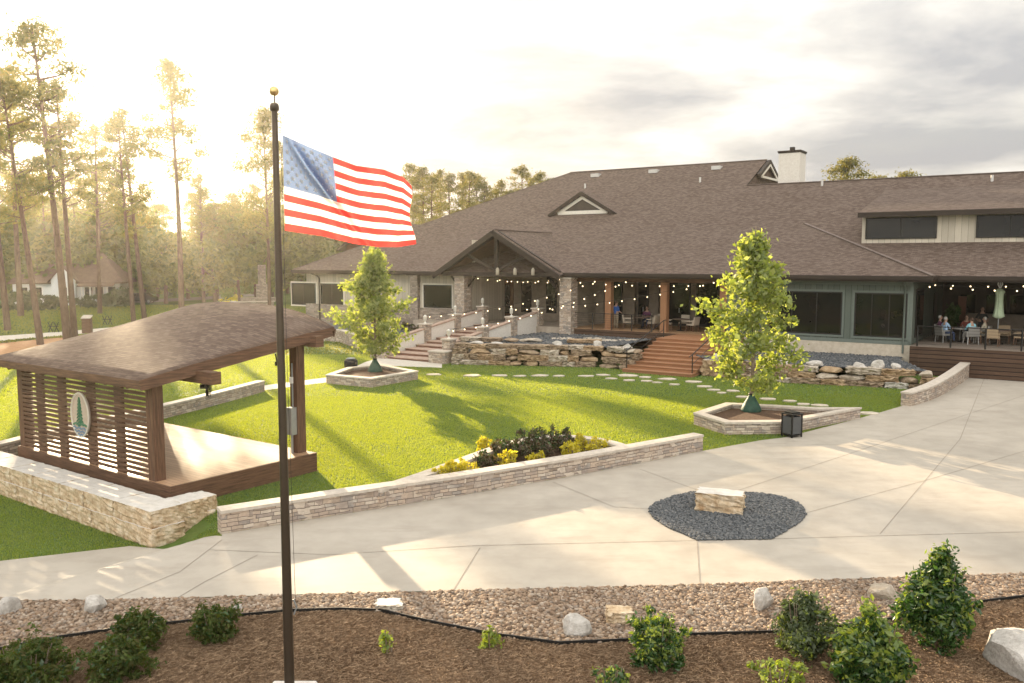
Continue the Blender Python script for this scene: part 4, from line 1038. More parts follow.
# patio recess back wall with bar opening
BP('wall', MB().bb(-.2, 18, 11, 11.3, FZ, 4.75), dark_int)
for a, b in ((986, 1006), (1010, 1040), (960, 975)):
    xa, xb = bx(a, 10.9, 3), bx(b, 10.9, 3); BP('bar_window', MB().bb(xa, xb, 10.94, 10.99, 2.4, 3.7), glass)
BP('bar_counter', MB().bb(bx(968, 10, 2.2), 14, 9.7, 10.3, FZ, 2.55).bb(bx(968, 10, 2.2)-.1, 14, 9.6, 10.35, 2.55, 2.62), brown_wall)
BP('bar_shelf', MB().bb(bx(958, 10.8, 3), bx(966, 10.8, 3), 10.75, 10.98, 2.1, 3.6), M_plain('shelf_red', (.26, .12, .08)))
# porch
BP('porch_wall', MB().bb(-20.2, -9.8, 5, 5.3, FZ, 4.72).bb(-10.05, -9.8, .26, 5, FZ, 4.72), brown_wall)
for a, b in ((577, 588), (612, 622), (638, 648), (668, 690), (696, 718)):
    xa, xb = bx(a, 4.9, 3), bx(b, 4.9, 3)
    m = MB().bb(xa, xb, 4.9, 4.996, FZ+.05, 4.4); dd = BP('glass_door', m, black_m); BP('pane', MB().bb(xa+.08, xb-.08, 4.88, 4.896, FZ+.2, 4.3), glass, dd)
    BP('handle', MB().bb((xa+xb)/2+.03, (xa+xb)/2+.06, 4.82, 4.88, FZ+.9, FZ+1.2), grey_metal, dd)
for px in (593, 631, 655):
    xa = bx(px, 4.7, 3); BP('pilaster', MB().bb(xa-.3, xa+.3, 4.6, 4.88, FZ, 4.72), brown_wall)
for px, w_ in ((608, .40), (663.5, .40), (723, .40)):
    xa = bx(px, .0, 3); BP('column', MB().bb(xa-w_/2, xa+w_/2, -.02, .38, FZ, 4.5), cedar_v)
BP('porch_beam', MB().bb(-20.2, -9.8, -.06, .42, 4.45, 4.72), dark_wood)
for xa, yy in ((bx(568.5, -.35, 3), -.35), (-28.6, -.35)):
    c_ = BP('stone_column', MB().bb(xa-.42, xa+.42, yy-.42, yy+.42, .5, 4.60), ledge)
    BP('column_cap', MB().bb(xa-.47, xa+.47, yy-.47, yy+.47, 4.60, 4.70), cap_m, c_)
BP('porch_floor', MB().bb(-20.2, -9.86, -.3, 5, FZ-.12, FZ), deck_wood)
BP('porch_skirt', MB().bb(-20.2, -9.9, -.34, -.302, .6, FZ-.01).bb(bx(603, -.4, 1.3), -13.9, -.75, -.36, .6, FZ-.25), skirt_wood)
# portico floor, rear wall, door
BP('portico_floor', MB().bb(-33.2, -20.25, -.3, 5.0, .3, FZ), M_noise('portico_paving', (.30, .25, .20), (.42, .36, .29), 2, rough=.85))
BP('portico_wall', MB().bb(-28.4, -20.2, 4.6, 4.9, FZ, 7.2), brown_wall)
xa, xb = bx(490, 4.5, 3), bx(513, 4.5, 3)
dd = BP('entrance_door', MB().bb(xa, xb, 4.50, 4.596, FZ, 4.3), dark_wood_v); BP('pane', MB().bb(xa+.25, (xa+xb)/2-.12, 4.48, 4.496, FZ+.4, 4.0).bb((xa+xb)/2+.12, xb-.25, 4.48, 4.496, FZ+.4, 4.0), glass, dd)
BP('handle', MB().bb((xa+xb)/2-.06, (xa+xb)/2-.03, 4.42, 4.48, FZ+.85, FZ+1.25).bb((xa+xb)/2+.03, (xa+xb)/2+.06, 4.42, 4.48, FZ+.85, FZ+1.25), bronze, dd)
for a, b in ((521, 531), (546, 556)):
    xa, xb = bx(a, 4.5, 3), bx(b, 4.5, 3); ww = BP('window', MB().bb(xa, xb, 4.52, 4.597, 2.0, 4.2), black_m); BP('pane', MB().bb(xa+.07, xb-.07, 4.50, 4.518, 2.07, 4.13), glass, ww)
# left bay wall and left wing
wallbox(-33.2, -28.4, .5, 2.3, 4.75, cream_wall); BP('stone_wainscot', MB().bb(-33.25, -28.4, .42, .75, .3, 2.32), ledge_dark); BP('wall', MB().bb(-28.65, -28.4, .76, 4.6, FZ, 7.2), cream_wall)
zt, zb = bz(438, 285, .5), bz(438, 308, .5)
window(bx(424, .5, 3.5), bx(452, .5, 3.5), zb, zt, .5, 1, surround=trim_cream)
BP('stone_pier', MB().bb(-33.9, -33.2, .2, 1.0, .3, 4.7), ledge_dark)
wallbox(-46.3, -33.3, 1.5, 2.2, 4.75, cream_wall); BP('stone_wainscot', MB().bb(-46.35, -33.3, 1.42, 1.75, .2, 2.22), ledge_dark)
BP('wall', MB().bb(-46.3, -46.05, 1.76, 33, .2, 4.75), cream_wall)
zt, zb = bz(320, 283.3, 1.5), bz(320, 305.5, 1.5)
window(bx(292, 1.5, 3.5), bx(316, 1.5, 3.5), zb, zt, 1.5, 2, surround=trim_cream); window(bx(321, 1.5, 3.5), bx(343.5, 1.5, 3.5), zb, zt, 1.5, 2, surround=trim_cream); window(bx(356, 1.5, 3.5), bx(380, 1.5, 3.5), zb, zt, 1.5, 2, surround=trim_cream)
xd = bx(318.5, 1.3, 3.5); BP('downspout', MB().tube([(xd-.7, .75, 4.85), (xd-.1, 1.35, 4.5), (xd, 1.38, 4.3), (xd, 1.38, .9)], .06, 8), fascia_m)
BP('wall', MB().bb(-46, -20, 5.5, 33, .2, 4.7).bb(-20, 18, 11.4, 24.8, .2, 4.7), cream_wall)
BP('wall', MB().bb(17.7, 18, .8, 24.9, .2, 4.7).add([(17.9, .8, 4.7), (17.9, 25, 4.7), (17.9, 12.9, 10.9)], [(0, 1, 2)]), green_wall)
# lanterns hanging in the gable
for px in (497.5, 515, 533):
    xa = bx(px, -1.2, 5.2); L_ = thing('hanging_lantern', {497.5: 'left', 515: 'middle', 533: 'right'}[px]+' lantern hanging from the timber truss of the entrance gable', 'lantern', Bw(xa, -1.2, 4.72), BRZ, 'lanterns in the entrance gable')
    MB().lathe([(.10, .1), (.13, .13), (.13, .46), (.05, .58)], n=6).build('shade', M_plain('lantern_shade', (.36, .32, .25)) if px < 500 else bpy.data.materials['lantern_shade'], L_); MB().tube([(0, 0, .56), (0, 0, 1.4)], .012, 5).build('chain', black_m, L_)
# ------------------------------------------------------------ wooden gable building behind, fireplace
q = Bw(-44.5, 8.0); t = thing('timber_house', 'brown timber gabled block with white windows rising behind the left wing roof', 'building', q, BRZ+R(8))
MB().bb(-3.2, 3.2, 0, 7, 3, 7.1).add([(-3.2, 0, 7.1), (3.2, 0, 7.1), (0, 0, 9.0)], [(0, 1, 2)]).build('wall', dark_wood, t)
MB().slab([(0, -.5, 9.15), (-3.9, -.5, 6.8), (-3.9, 7.5, 6.8), (0, 7.5, 9.15)], .18, 0, 1).slab([(0, -.5, 9.15), (3.9, -.5, 6.8), (3.9, 7.5, 6.8), (0, 7.5, 9.15)], .18, 0, 1).build('roof', RT, t)
for xx in (-1.1, 1.1):
    o = MB().bb(xx-.8, xx+.8, -.08, -.003, 5.4, 7.0).build('window', trim_cream, t); MB().bb(xx-.65, xx+.65, -.1, -.082, 5.5, 6.9).build('pane', glass, o)
q = G(258, 306); t = thing('outdoor_fireplace', 'stepped brown stone outdoor fireplace with tall chimney left of the clubhouse', 'fireplace', (q.x, q.y, 0), R(20))
MB().bb(-3.2, 1.9, -1.0, 1.2, 0, .55).bb(-2.0, 2.2, -.6, 1.4, .55, 1.05).build('hearth', ledge_dark, t); MB().bb(-.1, 1.5, .2, 1.4, 1.05, 2.6).bb(.15, 1.1, .4, 1.3, 2.6, 5.2).bb(-.1, 1.4, .25, 1.45, 2.62, 2.75).build('chimney', ledge_dark, t)
MB().bb(-3.3, 2.0, -1.1, -.3, .552, .66).build('cap', cap_m, t)
# ------------------------------------------------------------ entrance steps
t = thing('entrance_steps', 'broad brown brick entrance steps climbing between sloping cream side walls', 'steps', Bw(-25, -10.3), BRZ)
brick_m = M_stone('step_brick', [(.21, .105, .075), (.28, .15, .105), (.33, .19, .14), (.25, .135, .10)], .07, .22)
tread_m = M_noise('step_tread', (.31, .215, .165), (.42, .31, .245), 5, rough=.85, bump=.2)
NSP = 10; run = 10.0/NSP
for k in range(NSP):
    z1 = FZ*(k+1)/NSP
    o = MB().bb(-2.0, 2.0, k*run, 10.0, FZ*k/NSP+(.001 if k else 0), z1-.04).build('step', brick_m, t); MB().bb(-2.0, 2.0, k*run-.05, (k+1)*run+(.0 if k < NSP-1 else 0), z1-.039, z1).build('tread', tread_m, o)
def cheek(side, labx):
    x = side*2.25; ys = [.9, 4.2, 7.3, 10.4]
    for k, y in enumerate(ys):
        zb_ = max(0, FZ*(y-.6)/10)-.1; zt_ = FZ*min(y/10, 1)+1.12
        p_ = MB().bb(x-.28, x+.28, y-.28, y+.28, zb_-.8, zt_).build('pillar', ledge, t); MB().bb(x-.34, x+.34, y-.34, y+.34, zt_, zt_+.08).build('cap', cap_m, p_)
        L_ = MB().lathe([(.10, zt_+.08), (.10, zt_+.12), (.035, zt_+.14), (.035, zt_+.24), (.11, zt_+.26), (.11, zt_+.50), (.13, zt_+.52), (.03, zt_+.62)], (x, y, 0), 8).build('lantern', M_plain('lantern_white', (.70, .68, .62)) if 'lantern_white' not in bpy.data.materials else bpy.data.materials['lantern_white'], t)
        if k < 3:
            y0, y1 = y+.28, ys[k+1]-.28; f_ = lambda yy: FZ*min(yy/10, 1)
            w2 = .15; vs = []
            for yy in (y0, y1):
                for xx, zz_ in ((x-w2, -.3 if side > 0 else -.3), (x+w2, -.3), (x+w2, f_(yy)+.85), (x-w2, f_(yy)+.85)): vs.append((xx, yy, zz_))
            MB().add(vs, [(0, 1, 2, 3), (4, 7, 6, 5), (0, 4, 5, 1), (1, 5, 6, 2), (2, 6, 7, 3), (3, 7, 4, 0)]).build('side_wall', stucco, t)
            MB().beam((x, y0, f_(y0)+.90), (x, y1, f_(y1)+.90), .40, .09).build('coping', tread_m, t)
    MB().bb(x-.6, x+.6, -.2, .6, -.1, .62).build('plinth', ledge, t); MB().bb(x-.64, x+.64, -.24, .62, .622, .70).build('cap', cap_m, t)
cheek(1, 'r'); cheek(-1, 'l')
# ------------------------------------------------------------ redwood stairs
a0, a1, b0 = G(624, 371.5), G(690, 378), Gz(655, 336.5, FZ)
lx = lambda p: (p.x-BO.x)*BA.x+(p.y-BO.y)*BA.y
ly = lambda p: (p.x-BO.x)*BN.x+(p.y-BO.y)*BN.y
x0_, x1_, y0_ = lx(a0), lx(a1), (ly(a0)+ly(a1))/2
t = thing('redwood_stairs', 'wide redwood stairs with black handrails leading from the lawn up to the porch', 'stairs', Bw((x0_+x1_)/2, y0_), BRZ)
hw = (x1_-x0_)/2; NST = 9; ytop = -3.2-y0_
for k in range(NST):
    z1 = FZ*(k+1)/NST; ya = ytop*k/NST
    o = MB().bb(-hw, hw, ya, ytop+.4, FZ*k/NST+(.002 if k else 0), z1-.045).build('step', red_wood, t); MB().bb(-hw-.03, hw+.03, ya-.04, ya+ytop/NST+(.0 if k < NST-1 else .4), z1-.044, z1).build('tread', red_wood, o)
MB().bb(-hw-.05, hw+.05, ytop+.41, -y0_-.36, FZ-.14, FZ-.003).bb(-hw, hw, ytop+.42, -y0_-.37, .0, FZ-.141).build('landing', red_wood, t)
for sg in (-1, 1):
    x = sg*(hw-.10); h_ = .95
    m = MB().tube([(x, .3, .16+.02), (x, .3, .16+h_)], .028, 8); m.build('rail_post', black_m, t)
    MB().tube([(x, ytop+.2, FZ), (x, ytop+.2, FZ+h_)], .028, 8).build('rail_post', black_m, t)
    MB().tube([(x, -.1, h_+.08), (x, .3, .16+h_), (x, ytop+.2, FZ+h_), (x, ytop+.5, FZ+h_)], .026, 8).build('handrail', black_m, t)
    MB().tube([(x, .3, .16+.45), (x, ytop+.2, FZ+.45)], .016, 8).build('lower_rail', black_m, t)
# porch railing
def railing(name, label, p, q, npost, h=1.0, gap=None):
    p, q = Vector(p), Vector(q); t = thing(name, label, 'railing', p)
    d = (q-p)/(npost-1)
    for k in range(npost): MB().bb(-.03, .03, -.03, .03, 0, h).build('post', black_m, t); o_ = t.children[-1]; 
    for k, o_ in enumerate([c for c in t.children if c.name.startswith('post')]): o_.location = d*k
    m = MB()
    for zz_ in ([h] if gap is None else [h]+[h-gap*(i+1) for i in range(int((h-.1)/gap))]):
        m.tube([Vector((0, 0, zz_)), (q-p)+Vector((0, 0, zz_))], .025 if zz_ == h else .006, 6)
    m.build('rail', black_m, t); return t
railing('porch_railing', 'thin black cable railing along the porch edge between the stone column and the redwood stairs', Bw(bx(574, -.2, 2), -.22, FZ), Bw(bx(652, -.2, 2), -.22, FZ), 5, 1.0, .14)
# ------------------------------------------------------------ patio deck on the right
t = thing('patio_deck', 'raised wooden patio deck with brown plank skirt at the end of the forecourt', 'deck', Bw(6, 0), BRZ)
MB().bb(-5.95, 12, -.5, 11, FZ-.06, FZ).build('floor', M_wood('patio_boards', (.26, .21, .17), (.36, .30, .245), 'U', .7, ('V', .15, .05)), t)
MB().bb(-5.95, 12, -.56, -.51, -.2, FZ-.01).build('skirt', skirt_wood, t)
for k in range(4): MB().bb(-5.6+k*3, -5.5+k*3, -.585, -.562, -.2, FZ-.02).build('batten', skirt_wood, t)
railing('patio_railing', 'black cable railing along the front of the patio deck', Bw(bx(917, -.4, 1.5), -.40, FZ), Bw(bx(917, -.4, 1.5)+1.52*6, -.40, FZ), 7, 1.02, .15)
# ------------------------------------------------------------ furniture
cream_f = M_noise('woven_cream', (.42, .36, .28), (.55, .48, .39), 40, rough=.8, bump=.5)
wick = M_noise('woven_tan', (.30, .22, .14), (.42, .32, .21), 40, rough=.8, bump=.5)
silver = M_plain('silver_metal', (.45, .44, .42), .4, .6)
tabt = M_plain('table_top', (.17, .12, .09), .5)
def armchair(name, label, loc, rz, group, seat_m, leg_m):
    t = thing(name, label, 'chair', loc, rz, group)
    MB().bb(-.27, .27, -.27, .27, .38, .47).build('seat', seat_m, t, bevel=.02)
    MB().beam((0, -.26, .42), (0, -.34, .90), .54, .07).build('backrest', seat_m, t)
    for sg in (-1, 1):
        MB().bb(sg*.30-.035, sg*.30+.035, -.27, .27, .62, .67).bb(sg*.30-.025, sg*.30+.025, -.26, -.21, .38, .62).build('armrest', seat_m, t)
        for yy in (-.24, .24): MB().beam((sg*.25, yy, .38), (sg*.27, yy*1.1, 0), .045, .045).build('leg', leg_m, t)
    return t
def table(name, label, loc, group, r=.5, mat_=None):
    t = thing(name, label, 'table', loc, BRZ, group)
    MB().lathe([(r, .70), (r+.02, .72), (r, .745)], n=20).build('tabletop', mat_ or tabt, t); MB().lathe([(.26, 0), (.26, .03), (.05, .06), (.04, .70)], n=12).build('pedestal', black_m, t); return t
def PBl(px, yB, z=FZ): xb_ = bx(px, yB, z); return Bw(xb_, yB, z), xb_
CG = 'cream armchairs on the porch'
tb1, tx1 = PBl(641.5, 1.7); tb2, tx2 = PBl(680.5, 1.7)
table('porch_table', 'small dark round table on the porch between the left cream armchairs', tb1, 'porch tables'); table('porch_table', 'small dark round table on the porch between the right cream armchairs', tb2, 'porch tables')
base_ch = armchair('porch_armchair', 'cream woven armchair at the left porch table, on its left side', Bw(tx1-.85, 1.5, FZ), BRZ+R(-70), CG, cream_f, dark_wood_v)
for x, y, a, lab in ((tx1+.85, 1.6, 75, 'cream woven armchair at the left porch table, on its right side'), (tx1+.6, 2.6, 150, 'cream woven armchair behind the left porch table, partly hidden'), (tx2-.85, 1.6, -75, 'cream woven armchair just right of the middle cedar column'), (tx2+.85, 1.5, 75, 'cream woven armchair at the right porch table, nearest the right young tree'), (tx2-.2, 2.7, 185, 'cream woven armchair behind the right porch table')):
    dup(base_ch, Bw(x, y, FZ), BRZ+R(a), lab)
PG = 'patio chairs on the deck'
T1, x1 = PBl(961, 3.4); T2, x2 = PBl(997, 2.9)
table('patio_table', 'round patio table with people sitting round it', T1, 'patio tables', .62, silver); table('patio_table', 'dark square-edged patio table under the folded green umbrella', T2, 'patio tables', .6)
pc = armchair('patio_chair', 'silver patio chair with its back to the railing, left of the occupied table', Bw(x1-.75, 2.45, FZ), BRZ+R(140+180), PG, silver, silver)
for x, y, a, lab in ((x1-.95, 3.6, 265, 'silver patio chair at the far left of the occupied table'), (x1+.55, 2.4, 30, 'silver patio chair under the person in aqua'), (x1+1.0, 3.5, 80, 'silver patio chair under the person in beige'), (x1+.1, 4.5, 180, 'silver patio chair at the far side of the occupied table')): dup(pc, Bw(x, y, FZ), BRZ+R(a), lab)
wc = armchair('patio_chair', 'tan wicker chair left of the umbrella table', Bw(x2-1.0, 2.7, FZ), BRZ+R(-80), PG, wick, dark_wood_v)
for x, y, a, lab in ((x2-.1, 1.75, -5, 'tan wicker chair with its back to the railing below the umbrella'), (x2+1.05, 2.8, 80, 'tan wicker chair right of the umbrella table'), (x2+.2, 3.95, 180, 'tan wicker chair behind the umbrella table'), (x2+2.1, 1.9, 10, 'tan wicker chair at the right picture edge by the railing')): dup(wc, Bw(x, y, FZ), BRZ+R(a), lab)
t = thing('patio_umbrella', 'folded pale green patio umbrella standing in the right patio table', 'umbrella', T2, BRZ)
MB().tube([(0, 0, .0), (0, 0, 3.5)], .024, 8).build('pole', grey_metal, t)
m = MB(); prof = [(.10, 1.35), (.24, 1.45), (.20, 1.6), (.17, 1.9), (.15, 2.3), (.16, 2.6), (.21, 2.72), (.10, 2.86), (.03, 2.9)]; n = 28; vs = []
for r_, z in prof:
    for j in range(n): a = 2*math.pi*j/n; q_ = r_*(1+.20*math.cos(8*a)); vs.append((q_*math.cos(a), q_*math.sin(a), z))
m.add(vs, [(i*n+j, i*n+(j+1) % n, (i+1)*n+(j+1) % n, (i+1)*n+j) for i in range(len(prof)-1) for j in range(n)], 0, True)
m.build('canopy', M_noise('green_canvas', (.42, .52, .36), (.54, .64, .46), 6, rough=.9, bump=.3), t)
m = MB()
for k in range(8):
    a = k*math.pi/4; m.tube([(.03*math.cos(a), .03*math.sin(a), 2.9), (.12*math.cos(a), .12*math.sin(a), 3.1), (.07*math.cos(a), .07*math.sin(a), 3.42)], .012, 5)
m.build('rib_set', white_paint, t); MB().ball((0, 0, 3.52), .05).build('finial', white_paint, t)
MB().lathe([(.28, .0), (.28, .06), (.06, .1)], n=14).build('base', black_m, t)
# ------------------------------------------------------------ people
skin_m = M_plain('skin', (.42, .26, .19), .55); hair_ms = {'grey': M_plain('hair_grey', (.42, .40, .37)), 'brown': M_plain('hair_brown', (.10, .06, .04)), 'white': M_plain('hair_white', (.62, .60, .56))}
shoe_m = M_plain('shoe', (.05, .045, .04))
def person(label, loc, rz, pose, shirt, pants, hair='grey', arms='front', group=None):
    t = thing('person', label, 'person', loc, rz, group)
    s = pose == 'sit'
    J = {}; Rr = {}; Ed = []
    def j(n_, co, r, p=None): J[n_] = Vector(co); Rr[n_] = r; (Ed.append((p, n_)) if p else None)
    if s:
        j('pel', (0, .10, .56), .150); j('bel', (0, .12, .74), .135, 'pel'); j('che', (0, .10, .94), .145, 'bel'); zs = .98; yo = .09
    else:
        j('pel', (0, 0, .93), .145); j('bel', (0, -.01, 1.08), .130, 'pel'); j('che', (0, 0, 1.28), .145, 'bel'); zs = 1.36; yo = 0
    j('nek', (0, yo, zs+.11), .058, 'che'); j('hd0', (0, yo-.025, zs+.21), .080, 'nek'); j('hd1', (0, yo-.015, zs+.31), .082, 'hd0')
    for sg in (-1, 1):
        k = 'L' if sg < 0 else 'R'
        j('sh'+k, (sg*.175, yo, zs), .070, 'che')
        if arms == 'front': e, wv = (sg*.27, yo-.10, zs-.24), (sg*.16, yo-.34, zs-.22)
        elif arms == 'hip': e, wv = (sg*.30, yo+.04, zs-.26), (sg*.24, yo-.16, zs-.34)
        else: e, wv = (sg*.24, yo+.02, zs-.28), (sg*.25, yo-.05, zs-.53)
        j('el'+k, e, .046, 'sh'+k); j('wr'+k, wv, .030, 'el'+k)
        d = (Vector(wv)-Vector(e)).normalized(); sd_ = d.cross(Vector((0, 0, 1))).normalized() if abs(d.z) < .9 else Vector((0, 1, 0))
        j('pa'+k, Vector(wv)+d*.07, .034, 'wr'+k)
        for f_ in range(4):
            o_ = sd_*(.028-.018*f_); b_ = Vector(wv)+d*.10+o_; j('f%d%s' % (f_, k), b_, .011, 'pa'+k); j('g%d%s' % (f_, k), b_+d*(.06 if f_ in (1, 2) else .05)+Vector((0, 0, -.015)), .008, 'f%d%s' % (f_, k))
        j('th'+k, Vector(wv)+d*.05+sd_*.05, .011, 'pa'+k)
        if s: hp, kn, an, to = (sg*.10, .06, .52), (sg*.13, -.36, .52), (sg*.13, -.38, .10), (sg*.14, -.54, .05)
        else: hp, kn, an, to = (sg*.095, 0, .86), (sg*.11, -.015, .49), (sg*.115, .01, .09), (sg*.13, -.14, .045)
        j('hp'+k, hp, .100, 'pel'); j('kn'+k, kn, .066, 'hp'+k); j('an'+k, an, .045, 'kn'+k); j('to'+k, to, .040, 'an'+k)
    names = list(J); me = bpy.data.meshes.new('tmp'); me.from_pydata([tuple(J[n_]) for n_ in names], [(names.index(a), names.index(b)) for a, b in Ed], [])
    o = bpy.data.objects.new('tmp', me); C.objects.link(o); md = o.modifiers.new('s', 'SKIN'); md.use_smooth_shade = True
    for i, n_ in enumerate(names): me.skin_vertices[0].data[i].radius = (Rr[n_]*(1.25 if n_ in ('che', 'bel', 'pel') else 1), Rr[n_]); me.skin_vertices[0].data[i].use_root = n_ == 'pel'
    o.modifiers.new('b', 'SUBSURF').levels = 1
    dg = bpy.context.evaluated_depsgraph_get(); nm = bpy.data.meshes.new_from_object(o.evaluated_get(dg)); bpy.data.objects.remove(o)
    bm = bmesh.new(); bm.from_mesh(nm); hc_ = Vector((0, yo-.02, zs+.265))
    r_ = bmesh.ops.create_uvsphere(bm, u_segments=14, v_segments=10, radius=1, matrix=Matrix.Translation(hc_) @ Matrix.Diagonal((.076, .094, .118, 1)))
    bmesh.ops.create_cone(bm, cap_ends=True, segments=6, radius1=.018, radius2=.006, depth=.05, matrix=Matrix.Translation(hc_+Vector((0, -.098, -.012))) @ Matrix.Rotation(R(20), 4, 'X'))
    for sg in (-1, 1): bmesh.ops.create_uvsphere(bm, u_segments=6, v_segments=4, radius=.022, matrix=Matrix.Translation(hc_+Vector((sg*.078, .005, -.01))))
    fe = len(bm.faces)
    for sg in (-1, 1): bmesh.ops.create_uvsphere(bm, u_segments=6, v_segments=4, radius=.011, matrix=Matrix.Translation(hc_+Vector((sg*.03, -.086, .012))))
    bmesh.ops.create_uvsphere(bm, u_segments=8, v_segments=4, radius=1, matrix=Matrix.Translation(hc_+Vector((0, -.086, -.055))) @ Matrix.Diagonal((.026, .01, .007, 1)))
    segs = [(J[a], J[b], b) for a, b in Ed]; bm.faces.ensure_lookup_table()
    for i, f_ in enumerate(bm.faces):
        f_.smooth = True
        if i >= fe: f_.material_index = 3; continue
        c_ = f_.calc_center_median()
        if c_.z > zs+.09 and abs(c_.x) < .12: f_.material_index = 2; continue
        best = min(segs, key=lambda g_: (c_-(g_[0]+(g_[1]-g_[0])*max(0, min(1, (c_-g_[0]).dot(g_[1]-g_[0])/max((g_[1]-g_[0]).length_squared, 1e-6))))).length)[2]
        k = best[:2]
        f_.material_index = 0 if k in ('be', 'ch', 'sh', 'el') else 2 if k in ('wr', 'pa', 'th', 'f0', 'f1', 'f2', 'f3', 'g0', 'g1', 'g2', 'g3', 'ne', 'hd') else 3 if k == 'to' else 1
    while len(nm.materials): nm.materials.pop()
    for mm in (shirt, pants, skin_m, shoe_m): nm.materials.append(mm)
    bm.to_mesh(nm); bm.free(); nm.name = 'body'
    link('body', nm, t)
    m = MB().ball((0, yo+.005, zs+.295), 1, n=14, sc=(.086, .100, .105)); k = [i for i, v in enumerate(m.v) if v[1] < yo-.06 and v[2] < zs+.33]
    for i in k: v = m.v[i]; m.v[i] = (v[0]*.8, yo-.03, max(v[2], zs+.31))
    m.build('hair', hair_ms[hair], t); return t
cl = lambda n_, c_: M_noise(n_, tuple(x*.85 for x in c_), c_, 8, rough=.9, bump=.2)
sh_lb, sh_aq, sh_bg, sh_pu, sh_dk, sh_bl, pt_bl, pt_kh, pt_wh = cl('shirt_light_blue', (.38, .55, .74)), cl('shirt_aqua', (.30, .62, .72)), cl('shirt_beige', (.55, .49, .38)), cl('shirt_purple', (.14, .05, .11)), cl('shirt_dark', (.025, .03, .035)), cl('shirt_blue', (.04, .13, .42)), cl('trousers_blue', (.06, .09, .18)), cl('trousers_khaki', (.34, .28, .2)), cl('trousers_white', (.62, .6, .56))
PGp = 'people sitting at the patio table'
person('person in a light blue shirt seated with back to the patio railing', Bw(x1-.62, 2.55, FZ), BRZ+R(-40+180), 'sit', sh_lb, pt_bl, 'grey', group=PGp)
person('person in a dark purple top seated leftmost at the patio table', Bw(x1-.98, 3.5, FZ), BRZ+R(85), 'sit', sh_pu, pt_bl, 'white', group=PGp)
person('person in an aqua top and pale trousers leaning in at the patio table', Bw(x1+.50, 2.55, FZ), BRZ+R(215), 'sit', sh_aq, pt_wh, 'brown', group=PGp)
person('person in a beige top seated at the right side of the patio table', Bw(x1+.98, 3.45, FZ), BRZ+R(265), 'sit', sh_bg, pt_kh, 'grey', group=PGp)
person('person in dark red seated at the far side of the patio table', Bw(x1+.1, 4.4, FZ), BRZ, 'sit', cl('shirt_red', (.22, .06, .05)), pt_bl, 'brown', group=PGp)
person('person dressed in black standing in front of the patio bar', PBl(981, 6.2)[0], BRZ+R(20), 'stand', sh_dk, sh_dk, 'brown', 'hip')
person('person in a blue shirt and khaki trousers standing on the porch', PBl(616, 1.3)[0], BRZ+R(160), 'stand', sh_bl, pt_kh, 'brown', 'hip')
person('person in a plum top seated on the porch behind the left porch table', Bw(tx1-.15, 2.75, FZ), BRZ+R(10), 'sit', sh_pu, pt_bl, 'brown')
dup(base_ch, Bw(tx1-.15, 2.8, FZ), BRZ+R(190), 'cream woven armchair under the seated person in plum')
# ------------------------------------------------------------ string lights
bulb_m = M_emit('warm_bulb', (1.0, .74, .42), 1.6, (.9, .7, .45))
def string(label, P, sag, nb, group='string lights', tail=None):
    P = [Vector(p) for p in P]; t = thing('string_light', label, 'string lights', P[0], 0, group); pts = []
    for a, b in zip(P, P[1:]):
        for k in range(13): u = k/12; q_ = a.lerp(b, u); q_.z -= sag*4*u*(1-u); pts.append(q_)
    MB().tube([p_-P[0] for p_ in pts], .011, 4).build('cable', black_m, t)
    for k in range(nb):
        u = (k+.6)/nb*(len(pts)-1); i = min(int(u), len(pts)-2); q_ = pts[i].lerp(pts[i+1], u-i)-P[0]
        m = MB().ball((q_.x, q_.y, q_.z-.12), .036, n=8); m.tube([(q_.x, q_.y, q_.z), (q_.x, q_.y, q_.z-.09)], .02, 5, 1); m.build('bulb', [bulb_m, black_m], t)
def ST_(side, y): return Bw(-25+side*2.25, -10.3+y, FZ*min(y/10, 1)+1.72)
string('long upper festoon cable from the porch eave to the left lantern pillars', [Bw(bx(602, -.85, 4.7), -.85, 4.75), ST_(-1, 4.2)], .5, 15)
string('middle festoon cable from the porch eave down to the nearest lantern pillar', [Bw(bx(632, -.85, 4.7), -.85, 4.75), ST_(1, .9)], .45, 17)
string('lowest festoon cable from the right porch eave to the upper right lantern pillar', [Bw(bx(722, -.85, 4.7), -.85, 4.75), ST_(1, 7.3)], .4, 17)
string('festoon cable running level under the porch eave', [Bw(-19.9, -.2, 4.5), Bw(-9.9, -.2, 4.5)], .15, 11)
string('festoon cable sagging across the mouth of the entrance gable', [Bw(-28.2, .2, 4.7), Bw(-20.8, .2, 4.7)], .25, 9)
string('second festoon cable at the back of the entrance gable', [Bw(-28.0, 2.4, 4.55), Bw(-21, 2.4, 4.55)], .2, 7)
string('festoon cable from the green wall corner over the patio deck, the front one', [Bw(.2, -.2, 4.62), Bw(6.5, 1.8, 4.45), Bw(12, 2.5, 4.5)], .12, 14)
string('festoon cable over the patio deck, the rear one crossing behind the folded umbrella', [Bw(.4, .9, 4.66), Bw(5.5, 4.2, 4.60), Bw(12, 5, 4.6)], .08, 14)
